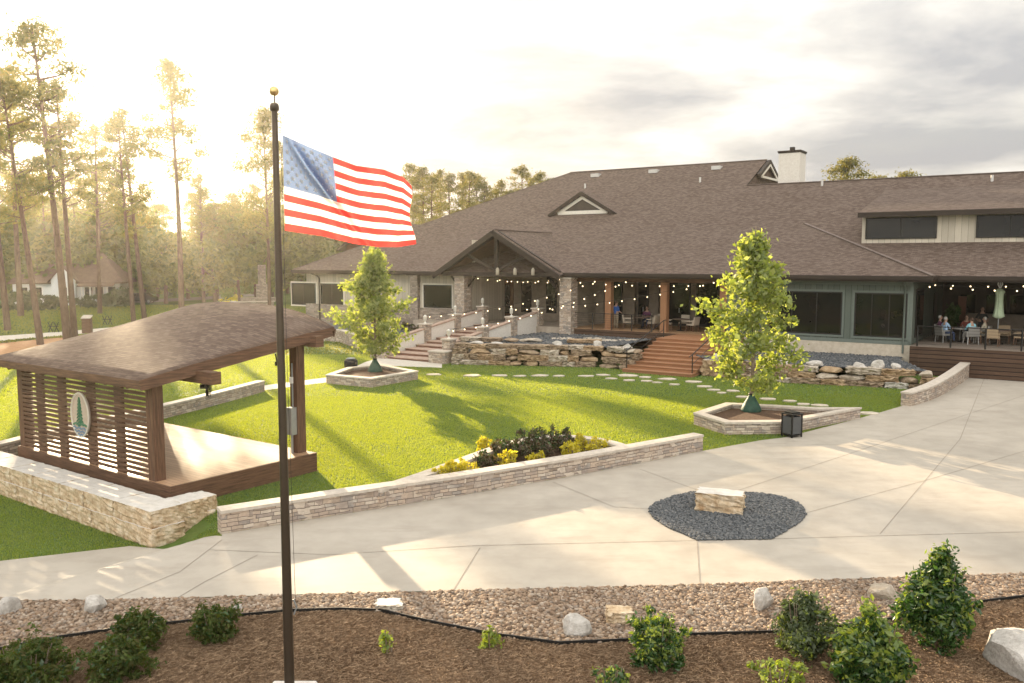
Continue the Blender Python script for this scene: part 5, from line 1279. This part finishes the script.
# ------------------------------------------------------------ foliage
def leaf_quads(P, size, up=.0, elong=1.9, out=None, sizevar=.35, lo=None):
    n = len(P); nrm = rng.normal(0, 1, (n, 3))
    if out is not None: nrm = nrm*.8+out
    nrm[:, 2] += up
    nrm /= np.linalg.norm(nrm, axis=1, keepdims=True)
    t = rng.normal(0, 1, (n, 3)); t -= nrm*(t*nrm).sum(1, keepdims=True); t /= np.linalg.norm(t, axis=1, keepdims=True)
    b = np.cross(nrm, t); s = size*np.clip(rng.normal(1, sizevar, n), .4, 2)[:, None]
    V = np.stack([P-t*s, P-b*s/elong+nrm*s*.12, P+t*s, P+b*s/elong+nrm*s*.12], 1).reshape(-1, 3)
    return V, np.arange(4*n).reshape(-1, 4)
def leaf_obj(name, P, size, mat, parent, **kw):
    V, Fc = leaf_quads(P, size, **kw); return mesh_np(name, V, Fc, mat, parent)
bark = M_noise('pine_bark', (.075, .048, .034), (.17, .115, .08), 3.5, stretch=(2, 2, .5), rough=.95, bump=.9, dist=.05)
bark2 = M_noise('young_bark', (.16, .12, .085), (.26, .20, .15), 9, rough=.9, bump=.3)
pine_leaf = M_leaf('pine_needles', [(.050, .070, .020), (.080, .100, .026), (.12, .125, .032), (.065, .085, .022)], .5, tint=(2.4, 1.75, .55))
oak_leaf = M_leaf('broad_leaves', [(.045, .075, .018), (.075, .11, .024), (.11, .14, .03)], .5, tint=(2.4, 1.8, .5))
def pine_mesh(seed, H, bare, spread, nb, dens, leaf=.26, name='pine_tree', twin=False):
    global rng
    rng = np.random.default_rng(seed); r = random.Random(seed)
    m = MB(); bend = [r.gauss(0, .12) for _ in range(3)]
    def trunk(z): k = z/H; return Vector((bend[0]*k*2+bend[1]*math.sin(k*4), bend[2]*math.sin(k*3+1), z))
    r0 = .012*H+.05
    m.tube([trunk(H*k/10) for k in range(11)], [r0*(1-.82*k/10) for k in range(11)], 8)
    cl = []
    for i in range(nb):
        k = bare+(1-bare)*((i+r.random())/nb); z = H*k; a = r.uniform(0, 6.283)
        prof = math.sin(math.pi*min(1, (k-bare)/(1-bare)*.80+.22))**.7
        L = spread*prof*r.uniform(.55, 1.15); up = r.uniform(.05, .45)
        p0 = trunk(z); d = Vector((math.cos(a), math.sin(a), up)); p1 = p0+d*L*.55; p2 = p0+d*L+Vector((0, 0, L*.12))
        m.tube([p0, p1, p2], [.05*r0/.3+.015, .035*r0/.3+.01, .012], 4)
        for q, w_ in ((p2, 1), (p0.lerp(p2, .72)+Vector((r.gauss(0, .4), r.gauss(0, .4), .25)), .8)) + (((p0.lerp(p2, .45)+Vector((r.gauss(0, .5), r.gauss(0, .5), .2)), .6),) if r.random() < .6 else ()):
            cl.append((q, w_*r.uniform(.5, 1.0)))
    cl.append((trunk(H)+Vector((0, 0, .1)), .7))
    P = []
    for q, w_ in cl:
        n = int(dens*w_); c = np.array(q[:])
        P.append(c+rng.normal(0, 1, (n, 3))*np.array([.62, .62, .26])*w_*(spread/3.2))
    P = np.concatenate(P)
    return m, P, leaf
PINES = []
def make_pine(args, label, loc, rz=0, leafm=None):
    m, P, lf = pine_mesh(*args)
    t = thing('pine_tree', label, 'tree', loc, rz, 'tall pines beyond the lawn')
    m.build('trunk', bark, t, uv=False); P = np.repeat(P, 2, 0)+rng.normal(0, .16, (len(P)*2, 3)); leaf_obj('crown', P, lf*.72, leafm or pine_leaf, t, up=.3, elong=3.2); return t
P0 = (0, 0, 0)
var = [make_pine((11, 24, .48, 3.4, 34, 46), 'x', P0), make_pine((12, 22, .40, 3.0, 34, 40), 'x', P0), make_pine((13, 25, .55, 3.4, 26, 60), 'x', P0), make_pine((14, 20, .34, 4.4, 46, 60), 'x', P0), make_pine((15, 23, .52, 2.6, 26, 44), 'x', P0)]
HV = [24, 22, 25, 20, 23]
used = [False]*5
def place_pine(v, px, D, ytop, lean, label, base_y=None):
    dp = D*CT+5.8*ST; x = (px-512)/F*dp; ztop = at_depth(px, ytop, D).z; s = ztop/HV[v]
    global var
    if not used[v]: t = var[v]; used[v] = True
    else: t = dup(var[v])
    t['label'] = label; t['group'] = 'tall pines beyond the lawn'
    t.location = (x, D, -.05); t.rotation_euler = (0, R(lean), random.uniform(0, 6.28) if abs(lean) < .1 else 0); t.scale = (s*random.uniform(.92, 1.08), s*random.uniform(.92, 1.08), s)
    return t
for a in [(0, 40, 58, 78, -4.5, 'leaning pine with a bare reddish trunk nearest the left picture edge'), (0, 67, 60, 24, -2.5, 'tallest pine on the left, thick trunk beside its twin by the needle bed'), (4, 75, 61.5, 88, -1.6, 'twin pine standing right of the tallest left pine'),
          (4, 134, 76, 122, -2.2, 'slim pine with sparse crown left of the pair above the bandstand roof'), (1, 145, 79, 112, -3.2, 'slim leaning pine right of the pair above the bandstand roof'), (2, 182, 82, 64, -.5, 'single straight pine with a long bare trunk and thin top in the bright sky'),
          (3, 270, 94, 112, -1, 'broad crowned tree standing just behind the flagpole'), (4, 204, 118, 176, .1, 'mid height slim pine between the thin pine and the flagpole'), (3, 240, 112, 205, 0, 'low spreading tree between the thin pine and the flagpole'),
          (1, 8, 70, 92, -2, 'pine at the left picture edge behind the leaning trunk'), (4, 100, 92, 128, 1, 'pale hazy pine between the trunk pairs'), (0, 22, 88, 70, 0, 'far pine in the glow behind the leaning trunk')]:
    q_ = place_pine(*a)
    if 'broad crowned' in a[5]: q_.scale = (q_.scale.x*.72, q_.scale.y*.72, q_.scale.z)
R2 = random.Random(5)
for i in range(20):
    px = -40+i*17.5+R2.uniform(-6, 6); D = R2.uniform(112, 150)
    place_pine([3, 1, 4, 0][i % 4], px, D, R2.uniform(168, 205) if px < 120 or px > 250 else R2.uniform(185, 215), 0, 'hazy far pine in the row behind the houses, %s from the left' % ordw[i])
for i in range(17):
    px = 408+i*8.8+R2.uniform(-3, 3); D = R2.uniform(100, 126)
    place_pine([1, 4, 1, 0, 4][i % 5], px, D, 166+4*abs(math.sin(i*1.7))*3+(14 if 480 < px < 512 else 0)-(0 if px < 525 else -4), 0, 'slim pine in the stand rising behind the left roof slope, %s from the flag' % ordw[i])
for px, D, yt, lb in ((843, 92, 160, 'pine top peeking over the ridge right of the chimney'), (905, 98, 174, 'small pine tip peeking over the right ridge'), (868, 99, 178, 'tiny pine tip over the ridge between the chimney and the right picture edge')): place_pine(3, px, D, yt, 0, lb)
# lower broadleaved trees that fill the gaps between the trunks
bt = thing('broadleaf_tree', 'low rounded tree in the hazy belt behind the pines, first from the left', 'tree', P0, 0, 'low trees behind the pines')
g_ = np.random.default_rng(77); mb_ = MB().tube([(0, 0, 0), (.1, .05, 3), (0, 0, 7)], [.28, .2, .08], 7); cl_ = []
for i in range(60):
    u_ = g_.normal(0, 1, 3); u_ /= np.linalg.norm(u_); c_ = u_*np.array([3.4, 3.4, 3.3])*g_.uniform(.45, 1.05)+np.array([0, 0, 5.6]); cl_.append(c_)
    if i % 5 == 0: mb_.tube([(0, 0, 3.2), tuple(c_*.6+np.array([0, 0, 1.8])), tuple(c_)], [.1, .06, .02], 4)
mb_.build('trunk', bark, bt, uv=False); PB_ = np.concatenate([c_+g_.normal(0, .55, (120, 3)) for c_ in cl_]); PB_[:, 2] = np.maximum(PB_[:, 2], .4)
leaf_obj('crown', PB_, .26, oak_leaf, bt, up=.3, elong=1.7)
for i in range(16):
    px = -30+i*22+R2.uniform(-6, 6); D = R2.uniform(112, 132); yt = R2.uniform(196, 232) if px < 150 or px > 235 else R2.uniform(228, 242)
    zt_ = at_depth(px, yt, D).z; s_ = zt_/9.2; loc_ = ((px-512)/F*(D*CT+5.8*ST), D, 0)
    o_ = bt if i == 0 else dup(bt); o_.location = loc_; o_.scale = (s_*R2.uniform(.9, 1.3), s_*1.0, s_); o_.rotation_euler = (0, 0, R2.uniform(0, 6))
    o_['label'] = 'low rounded tree in the hazy belt behind the pines, %s from the left' % ordw[i]
# far wood
r = np.random.default_rng(3); n = 40000; X = r.uniform(-150, 30, n); Y = r.uniform(150, 175, n); hh = 10+6*np.sin(X*.13)+3*np.sin(X*.41+1); Z = r.random(n)**.8*hh
V, Fc = leaf_quads(np.stack([X, Y, Z], 1), .75, elong=1.5); o = mesh_np('distant_woods', V, Fc, oak_leaf); tag(o, kind='stuff')
# ---------------------------------------------------------------- shrubs
def shrub_mesh(seed, h, rad, nl, leaf, shape='ball', core=.55):
    g = np.random.default_rng(seed); u = g.normal(0, 1, (nl, 3)); u /= np.linalg.norm(u, axis=1, keepdims=True)
    q = core+(1-core)*g.random(nl)**.6
    lump = 1+.16*np.sin(u[:, 0]*5+seed)+.14*np.sin(u[:, 1]*6+seed*2)+.12*np.sin(u[:, 2]*7+seed*3)
    P = u*(q*lump)[:, None]
    if shape == 'cone':
        zf = (P[:, 2]+1)/2; k = np.clip(1.06-.72*zf**2, .2, 1.2); P[:, 0] *= k; P[:, 1] *= k
    nc = max(14, nl//42); ci = g.choice(nl, nc, replace=False); C0 = P[ci]*g.uniform(.86, 1.16, (nc, 1)); own = g.integers(0, nc, nl)
    jit = g.normal(0, 1, (nl, 3))*(.105 if nl > 400 else .16); k = g.random(nl) < .82
    P = np.where(k[:, None], C0[own]+jit, P*.86); u = np.where(k[:, None], u[ci][own], u)
    P = P*np.array([rad, rad, h/2])*.88; P[:, 2] += h/2*.9; P[:, 2] = np.maximum(P[:, 2], .02)
    return P, u
def shrub(name, label, px, py, wpx, hpx, seed, mats, leaf=.05, nl=2600, shape='ball', group=None, cat='shrub', z=None, stems=5, tip=0):
    p = G(px, py) if z is None else Gz(px, py, z); dp = p.y*CT+(CZ-p.z)*ST; rad = wpx/F*dp/2; h = hpx/F*dp
    t = thing(name, label, cat, p, 0, group)
    P, u = shrub_mesh(seed, h, rad, nl, leaf, shape)
    V0, F0 = leaf_quads(P, leaf, out=u*.5, up=.25, elong=2.1); mi = [0]*len(F0)
    if tip:
        g = np.random.default_rng(seed+50); k = g.choice(nl, tip); Q = P[k]*np.array([1.05, 1.05, 1.05]); k2 = (Q[:, 2] > h*.25); Q = Q[k2]
        Q = np.repeat(Q, 4, 0)+g.normal(0, leaf*.7, (len(Q)*4, 3)); V1, F1 = leaf_quads(Q, leaf*.95, up=.8, elong=2.0)
        F0 = np.concatenate([F0, F1+len(V0)]); V0 = np.concatenate([V0, V1]); mi += [1]*len(F1)
    mesh_np('foliage', V0, F0, mats, t, midx=mi)
    m = MB(); rr = random.Random(seed)
    for k in range(stems):
        a = rr.uniform(0, 6.28); m.tube([(0.03*math.cos(a), .03*math.sin(a), -.03), (rad*.4*math.cos(a), rad*.4*math.sin(a), h*.4), (rad*.55*math.cos(a), rad*.55*math.sin(a), h*.85)], [.018, .012, .004], 5)
    m.build('stem', bark2, t, uv=False); return t
holly = M_leaf('holly_leaves', [(.022, .060, .014), (.035, .085, .018), (.050, .11, .022), (.028, .07, .016)], .35, .35)
holly_new = M_leaf('holly_new_leaves', [(.13, .20, .03), (.19, .26, .04), (.24, .28, .05)], .5)
grey_green = M_leaf('grey_green_leaves', [(.065, .095, .035), (.09, .12, .045), (.05, .08, .03)], .4)
lime = M_leaf('lime_leaves', [(.16, .22, .03), (.24, .30, .04), (.12, .18, .028)], .5)
dark_juniper = M_leaf('dark_bush_leaves', [(.035, .062, .012), (.055, .088, .015), (.080, .11, .020), (.085, .075, .022)], .4, .55, (1.5, 1.35, .4), .015)
FGR = 'bushes in the front mulch bed'
shrub('holly_bush', 'dark green pointed holly bush at the far right, tallest in the mulch bed', 938, 648, 80, 102, 1, [holly, holly_new], .044, 6800, 'cone', FGR, tip=420)
shrub('holly_bush', 'bright yellow-green holly bush cut by the bottom picture edge', 868, 692, 84, 84, 2, [holly, holly_new], .046, 5600, 'cone', FGR, tip=1100)
shrub('thin_bush', 'loose grey-green bush in front of the upright white rock', 803, 656, 66, 70, 3, [grey_green, lime], .036, 4600, 'cone', FGR, tip=160, stems=9)
shrub('thin_bush', 'yellow-green bush beside the squared tan block', 655, 669, 58, 62, 4, [holly, lime], .036, 3000, 'ball', FGR, tip=420, stems=8)
shrub('low_bush', 'low yellow-green sprig at the bottom edge left of the yellow holly', 776, 690, 52, 34, 5, [lime, lime], .04, 700, 'ball', FGR, stems=6)
shrub('low_bush', 'low sprig at the bottom edge below the yellow-green bush', 612, 691, 36, 30, 6, [holly, lime], .036, 520, 'ball', FGR, tip=60, stems=5)
shrub('seedling', 'small bright sprig in the mulch right of the flagpole', 389, 654, 18, 30, 7, [lime, lime], .038, 150, 'ball', FGR, stems=4)
shrub('seedling', 'low bright sprig by the edging strip in mid bed', 491, 648, 28, 22, 8, [lime, lime], .036, 220, 'ball', FGR, stems=5)
shrub('low_bush', 'dark bush at the left picture edge', 28, 692, 84, 54, 9, [dark_juniper, holly], .032, 6000, 'ball', FGR, tip=160, stems=8)
shrub('low_bush', 'dark bush second from the left, touching the bottom edge', 118, 680, 60, 46, 10, [dark_juniper, holly], .032, 4400, 'ball', FGR, tip=110, stems=7)
shrub('low_bush', 'dark bush just behind the second left one', 141, 648, 50, 38, 11, [dark_juniper, holly], .032, 3800, 'ball', FGR, tip=90, stems=7)
shrub('low_bush', 'round dark bush at the gravel edge left of the flagpole', 216, 642, 46, 40, 12, [dark_juniper, holly], .030, 4200, 'ball', FGR, tip=110, stems=7)
# flower bed
gold = M_leaf('golden_leaves', [(.50, .43, .02), (.62, .54, .03), (.42, .40, .03)], .45)
plum = M_leaf('plum_leaves', [(.075, .035, .025), (.085, .075, .028), (.055, .075, .022), (.12, .06, .035)], .4)
BG = 'golden shrubs in the flower bed'; PG2 = 'dark reddish shrubs in the flower bed'
for i, (px, py, w_, h_, lb) in enumerate([(441, 483, 20, 15, 'leftmost golden shrub in the flower bed'), (452, 479, 18, 18, 'second golden shrub from the left end of the flower bed'), (469, 478, 22, 17, 'third golden shrub from the left end, against the front wall'), (484, 450, 14, 12, 'small golden shrub at the back of the bed beside the plum bushes'), (509, 470, 18, 17, 'golden shrub at the middle of the front wall below the plum bushes'), (538, 466, 16, 12, 'small low golden shrub right of the middle one'), (572, 459, 20, 16, 'golden shrub just right of the plum bushes'), (580, 451, 16, 16, 'greenish golden shrub behind the right pair'), (596, 454, 24, 14, 'rightmost golden shrub in the flower bed')]):
    shrub('golden_shrub', lb, px, py+1, w_*1.12, h_*1.2+2, 20+i, [gold, gold], .034, 1300, 'ball', BG, z=.13, stems=4)
for i, (px, py, w_, h_, lb) in enumerate([(485, 470, 26, 20, 'plum bush at the left end of the dark mass in the flower bed'), (502, 462, 30, 26, 'plum bush second from the left in the flower bed'), (524, 459, 32, 30, 'plum bush in the middle of the flower bed'), (545, 456, 34, 31, 'tallest plum bush in the flower bed'), (563, 452, 28, 26, 'plum bush at the right end of the dark mass')]):
    shrub('plum_shrub', lb, px, py, w_, h_, 40+i, [plum, holly], .042, 1300, 'ball', PG2, z=.13, tip=60, stems=6)
# young trees in the planters
def young_tree(label, px, py, ytop, wpx, seed, mat, nl, z=.27):
    p = Gz(px, py, z); dp = p.y*CT+(CZ-z)*ST; H = at_depth(px, ytop, p.y).z-z; rad = wpx/F*dp/2
    t = thing('young_tree', label, 'tree', p, 0, 'young trees in stone planters'); rr = random.Random(seed); g = np.random.default_rng(seed)
    m = MB(); m.tube([(0, 0, 0), (.03, 0, H*.3), (-.02, .02, H*.65), (0, 0, H*.97)], [.075, .06, .04, .012], 8); cl = []
    nbr = 36
    for i in range(nbr):
        k = .10+.88*(i+rr.random())/nbr; a = i*2.4+rr.uniform(-.4, .4); prof = (math.sin(math.pi*min(1, .14+.86*k**.85))**.8)*(1.0 if k < .55 else 1.0-.42*(k-.55)/.45)
        L = rad*prof*rr.uniform(.55, 1.30); p0 = Vector((0, 0, H*k*.92)); p1 = p0+Vector((math.cos(a)*L, math.sin(a)*L, L*rr.uniform(.25, .7)))
        m.tube([p0, p0.lerp(p1, .5)+Vector((0, 0, .06)), p1], [.022, .014, .005], 4)
        for q in (.4, .62, .82, 1.0): cl.append((p0.lerp(p1, q)+Vector((rr.gauss(0, .12), rr.gauss(0, .12), rr.gauss(0, .1))), rr.uniform(.12, .24)))
    m.build('trunk', bark2, t, uv=False); per = nl//len(cl)
    P = np.concatenate([np.array(c[:])+g.normal(0, 1, (int(per*(s/.20)), 3))*s*np.array([1, 1, .85]) for c, s in cl]); P[:, 2] = np.clip(P[:, 2], H*.07, H)
    leaf_obj('crown', P, .092, mat, t, up=.15, elong=1.6); return p
magn = M_leaf('young_tree_leaves', [(.15, .20, .048), (.20, .255, .065), (.26, .315, .09), (.34, .37, .13)], .56, tint=(1.6, 1.5, .6))
bag_m = M_noise('green_bag', (.022, .06, .042), (.035, .09, .062), 6, rough=.6, bump=.2)
for px, py, yt, w_, sd_, lb, bl in ((375, 371.5, 246, 64, 5, 'sunlit young tree in the left stone planter by the entrance steps', 'dark green watering bag round the left young tree trunk'), (751, 411, 220, 80, 9, 'taller young tree with yellow-green crown in the right stone planter', 'green watering bag round the right young tree trunk')):
    p = young_tree(lb, px, py, yt, w_, sd_, magn, 8800)
    t = thing('watering_bag', bl, 'watering bag', p, .3, 'watering bags on the young trees')
    MB().lathe([(.36, 0), (.38, .06), (.30, .25), (.16, .48), (.10, .60), (.085, .61)], n=9).build('body', bag_m, t); MB().lathe([(.10, .60), (.115, .62), (.10, .66)], n=9).build('collar', black_m, t)
# understorey at the far left
under = M_leaf('hedge_leaves', [(.030, .045, .015), (.05, .065, .02), (.065, .085, .025)], .4)
bright = M_leaf('bright_shrub_leaves', [(.07, .12, .025), (.10, .16, .03)], .5)
for i, (px, py, w_, h_, mt, lb) in enumerate([(10, 311, 80, 22, under, 'dark hedge bush at the left picture edge before the white house'), (44, 310, 46, 17, under, 'dark bush in front of the white house, left of the twin pines'), (96, 308, 44, 15, under, 'dark bush in front of the white house porch'), (120, 306, 30, 20, under, 'dark bush at the right end of the white house'), (170, 296, 30, 30, under, 'round olive shrub by the road left of the thin pine'), (200, 297, 26, 34, under, 'tall olive shrub right of the thin pine'), (240, 300, 62, 42, bright, 'big feathery bright green shrub behind the bandstand roof'), (228, 305, 14, 9, gold, 'small golden shrub beside the outdoor fireplace'), (237, 303, 12, 10, gold, 'golden shrub touching the stepped fireplace')]):
    p = G(px, py); shrub('background_shrub', lb, px, py, w_, h_, 60+i, [mt, mt], .28 if w_ > 15 else .1, 900 if w_ > 15 else 300, 'ball', 'shrubs beyond the lawn', stems=4)
# plant by the green wall on the deck, red flowers at the left bay
q, _x = PBl(950, 5.0); t = thing('potted_plant', 'tall dark green potted plant against the green wall on the patio deck', 'plant', q, 0)
MB().lathe([(.22, 0), (.30, .4), (.27, .4), (.25, .36)], n=14).build('pot', black_m, t); P, u = shrub_mesh(91, 1.9, .5, 700, .1); P[:, 2] += .3; leaf_obj('foliage', P, .12, holly, t, up=.4, elong=3)
for i, (x, y, lb) in enumerate([(-29.8, -1.6, 'low russet flower clump below the left bay window, nearest the steps'), (-31.4, -1.4, 'middle russet flower clump below the left bay window'), (-32.9, -1.2, 'russet flower clump at the far end below the left bay window')]):
    t = thing('flower_clump', lb, 'plant', Bw(x, y, .70), 0, 'russet flower clumps'); P, u = shrub_mesh(95+i, .7, .8, 500, .1); leaf_obj('foliage', P, .08, plum, t, up=.5)
    MB().tube([(0, 0, -.05), (0, 0, .4)], .03, 5).build('stem', bark2, t, uv=False)
# ------------------------------------------------------------ far left house, car, bin
def house(label, px, py, wpx, wallc, roofc, seed, hw=1.0):
    p = G(px, py); dp = p.y; W = wpx/F*dp; t = thing('house', label, 'house', p, R(14)); h = 3.0*hw; d = W*.7
    MB().bb(-W/2, W/2, 0, d, 0, h).build('wall', wallc, t)
    rh = W*.30
    MB().slab([(-W/2-.5, -.5, h-.1), (W/2+.5, -.5, h-.1), (W*.28, d/2, h+rh), (-W*.28, d/2, h+rh)], .15).slab([(-W/2-.5, d+.5, h-.1), (W/2+.5, d+.5, h-.1), (W*.28, d/2, h+rh), (-W*.28, d/2, h+rh)], .15).slab([(-W/2-.5, -.5, h-.1), (-W/2-.5, d+.5, h-.1), (-W*.28, d/2, h+rh)], .15).slab([(W/2+.5, -.5, h-.1), (W/2+.5, d+.5, h-.1), (W*.28, d/2, h+rh)], .15).build('roof', roofc, t)
    gx = -W*.02; o = MB().bb(gx-W*.11, gx+W*.11, -.9, 0, 0, h+.3).add([(gx-W*.11, -.9, h+.3), (gx+W*.11, -.9, h+.3), (gx, -.9, h+W*.15)], [(0, 1, 2)]).build('front_bay', wallc, t)
    MB().slab([(gx, -1.2, h+W*.165), (gx-W*.14, -1.2, h+.05), (gx-W*.14, d*.4, h+.05), (gx, d*.4, h+W*.165)], .12).slab([(gx, -1.2, h+W*.165), (gx+W*.14, -1.2, h+.05), (gx+W*.14, d*.4, h+.05), (gx, d*.4, h+W*.165)], .12).build('bay_roof', roofc, t)
    for x in (-W*.4, -W*.27, -W*.02, W*.2, W*.3, W*.42):
        y0 = -.92 if abs(x-gx) < .1 else -.03
        o = MB().bb(x-.55, x+.55, y0-.03, y0+.01, .9, 2.4).build('window', white_paint, t); MB().bb(x-.45, x+.45, y0-.05, y0-.032, 1.0, 2.3).build('pane', glass, o)
    for x in (W*.16, W*.24, W*.32, W*.40): MB().bb(x-.08, x+.08, -1.6, -1.44, 0, 2.5).build('porch_post', white_paint, t)
    MB().slab([(W*.12, -1.8, 2.5), (W*.46, -1.8, 2.5), (W*.46, -.01, 2.9), (W*.12, -.01, 2.9)], .1).build('porch_roof', roofc, t)
    return t
hwall = M_plain('white_siding', (.62, .64, .66)); hroof = M_noise('far_brown_roof', (.10, .065, .05), (.15, .10, .075), 2, rough=.9, bump=0)
house('white house with brown hipped roof beyond the left pines', 68, 305, 98, hwall, hroof, 1)
house('small pale blue house between the pine pairs far off', 152, 291, 24, M_plain('blue_siding', (.45, .52, .58)), hroof, 2)
house('small beige house far off right of the thin pine', 212, 291, 30, M_plain('beige_siding', (.48, .42, .34)), hroof, 3)
p = G(140, 303.5); t = thing('parked_car', 'dark car parked on the far road between the slim pine pair', 'car', p, R(8)); cm = M_plain('car_paint', (.03, .032, .036), .25, .3, .6)
m = MB(); prof = [(-2.2, .35), (-2.2, .75), (-1.9, .88), (-1.1, .95), (-.6, 1.42), (.9, 1.45), (1.6, .98), (2.15, .85), (2.2, .35)]
k = len(prof); m.add([(x, -.85, z) for x, z in prof]+[(x, .85, z) for x, z in prof], [list(range(k))[::-1], list(range(k, 2*k))]+[(i, (i+1) % k, k+(i+1) % k, k+i) for i in range(k)]); m.build('body', cm, t, bevel=.05)
for x in (-1.35, 1.35):
    for y in (-.8, .8):
        o = MB().tube([(x, y-.12, .33), (x, y+.12, .33)], .33, 14).build('wheel', black_m, t); MB().tube([(x, y-.13, .33), (x, y+.13, .33)], .18, 10).build('rim', grey_metal, o)
MB().add([(-.95, -.87, 1.0), (1.35, -.87, 1.0), (.8, -.87, 1.36), (-.55, -.87, 1.36)], [(0, 1, 2, 3)]).build('window', glass, t)
p = G(87.5, 333); t = thing('litter_bin', 'brown timber litter bin with pale slanted lid by the far path', 'bin', p, R(10))
MB().bb(-.32, .32, -.3, .3, 0, 1.22).build('body', dark_wood, t); MB().slab([(-.36, -.36, 1.22), (.36, -.36, 1.22), (.36, .36, 1.42), (-.36, .36, 1.42)], .06).build('lid', cap_m, t)
def stand(px, py, lab):
    p = G(px, py); t = thing('golf_bag_stand', lab, 'stand', p, R(10), 'black bag stands by the far path')
    m = MB()
    for x in (-.35, .1): m.tube([(x, 0, 0), (x+.35, 0, .85)], .035, 6); m.tube([(x+.35, 0, 0), (x, 0, .85)], .035, 6)
    m.build('frame', black_m, t); MB().tube([(-.35, 0, .5), (.45, 0, .5)], .03, 6).build('bar', black_m, t)
stand(53, 332.5, 'crossed black stand on the sunlit grass between the left pines'); stand(107, 325, 'crossed black stand right of the brown litter bin')
# ------------------------------------------------------------ grass blades
def blades(name, poly_ex, D0, D1, dens, h, wd, mat, xlim=(-45, 30), region=None):
    area = (xlim[1]-xlim[0])*(D1-D0); n = int(area*dens); X = rng.uniform(*xlim, n); Y = rng.uniform(D0, D1, n)
    dp = Y*CT+5.8*ST; px = 512+F*X/dp; k = (px > -40) & (px < 1064)
    if region is not None: k &= inpoly(X, Y, region)
    X, Y = X[k], Y[k]; keep = np.ones(len(X), bool)
    for p in poly_ex: keep &= ~inpoly(X, Y, p)
    X, Y = X[keep], Y[keep]; n = len(X); z = hgt(X, Y)
    a = rng.uniform(0, 6.283, n); hh = h*rng.uniform(.6, 1.3, n); lx_, ly_ = rng.normal(0, .35, n)*hh, rng.normal(0, .35, n)*hh; cx_, cy2 = np.cos(a)*wd, np.sin(a)*wd
    V = np.stack([np.stack([X-cx_, Y-cy2, z], 1), np.stack([X+cx_, Y+cy2, z], 1), np.stack([X+cx_*.5+lx_, Y+cy2*.5+ly_, z+hh], 1), np.stack([X-cx_*.5+lx_, Y-cy2*.5+ly_, z+hh], 1)], 1).reshape(-1, 3)
    o = mesh_np(name, V, np.arange(4*n).reshape(-1, 4), mat); tag(o, kind='stuff'); return o
turf = M_leaf('turf_blades', [(.080, .175, .030), (.092, .19, .034), (.10, .20, .037), (.087, .182, .032)], .64, .45, (4.4, 2.35, .3), .06)
wild = M_leaf('meadow_blades', [(.065, .12, .02), (.095, .15, .028), (.12, .165, .03)], .6, .5, (3.0, 1.8, .5))
def PXP(L): return [tuple(Gz(*q)[:2]) for q in L]
stage_p = [tuple(SW(-.1, -.1).xy), tuple(SW(7.6, -.1).xy), tuple(SW(7.6, 4.45).xy), tuple(SW(-.1, 4.45).xy)]
block_p = [tuple(SW(-1.6, -1.2).xy), tuple(SW(8.2, -1.2).xy), tuple(SW(8.2, 0).xy), tuple(SW(-1.6, 0).xy)]
def shp(P, e=.1):
    c = sum((Vector(q[:2]) for q in P), Vector((0, 0)))/len(P); return [tuple(c+(Vector(q[:2])-c)*(1+e/((Vector(q[:2])-c).length))) for q in P]
t1 = [p.xy[:] for p in RW1]+[tuple(Bw(-14.1, -3)[:2]), tuple(Bw(-14, 3)[:2]), tuple(Bw(-23, 3)[:2]), tuple(Bw(-23, -9.4)[:2])]
t2 = [p.xy[:] for p in RW2]+[tuple(Bw(.2, -2)[:2]), tuple(Bw(0, 3)[:2]), tuple(Bw(-10, 3)[:2])]
stairs_p = [tuple(Bw(-27.9, -10.6)[:2]), tuple(Bw(-22.2, -10.6)[:2]), tuple(Bw(-22.2, 2)[:2]), tuple(Bw(-27.9, 2)[:2])]
rst = [tuple(Bw(x0_-.1, y0_-.1)[:2]), tuple(Bw(x1_+.1, y0_-.1)[:2]), tuple(Bw(x1_+.1, 2)[:2]), tuple(Bw(x0_-.1, 2)[:2])]
lt = [tuple(Bw(-27.9, -9.7)[:2]), tuple(Bw(-36, -4.7)[:2]), tuple(Bw(-47.6, -2.7)[:2]), tuple(Bw(-47, 30)[:2]), tuple(Bw(18, 30)[:2]), tuple(Bw(18, 0)[:2]), tuple(Bw(-27.9, 0)[:2])]
walkp = GP([(262, 391), (300, 386), (333, 382), (372, 372), (383, 366), (442, 368), (442, 360), (383, 357), (366, 362), (332, 377), (300, 381), (262, 386)])
farpath = GP([(-60, 341.5), (0, 341), (40, 337.5), (70, 335), (110, 331), (140, 327), (139, 325), (105, 328), (60, 332), (30, 334), (0, 336), (-60, 336.5)])
needlep = GP([(-60, 366), (0, 360), (35, 353), (60, 345), (70, 337), (40, 339.5), (0, 343.5), (-60, 345)])
bandp = [p.xy[:] for p in off(dw, (.22, -.1))]+[p.xy[:] for p in off(dw, (-.22, .1))][::-1]
slabs = []
for px, py, wpx in fs:
    c = G(px, py); w_ = wpx/F*c.y*.5; slabs.append([(c.x-w_, c.y-w_*.7), (c.x+w_, c.y-w_*.7), (c.x+w_, c.y+w_*.7), (c.x-w_, c.y+w_*.7)])
EX = [conc+[], bed, mulch_poly, stage_p, block_p, shp(bedp, .12), shp([p.xy for p in pl1], .12), shp([p.xy for p in pl2], .12), t1, t2, stairs_p, rst, lt, walkp, farpath, needlep, bandp]+slabs
blades('lawn_grass', EX, 14, 25, 1700, .030, .0055, turf, (-18, 12)); blades('lawn_grass', EX, 25, 36, 1050, .033, .0075, turf, (-26, 22)); blades('lawn_grass', EX, 36, 52, 420, .036, .011, turf, (-34, 26))
blades('meadow_grass', EX, 52, 110, 34, .07, .045, wild, (-75, 5))
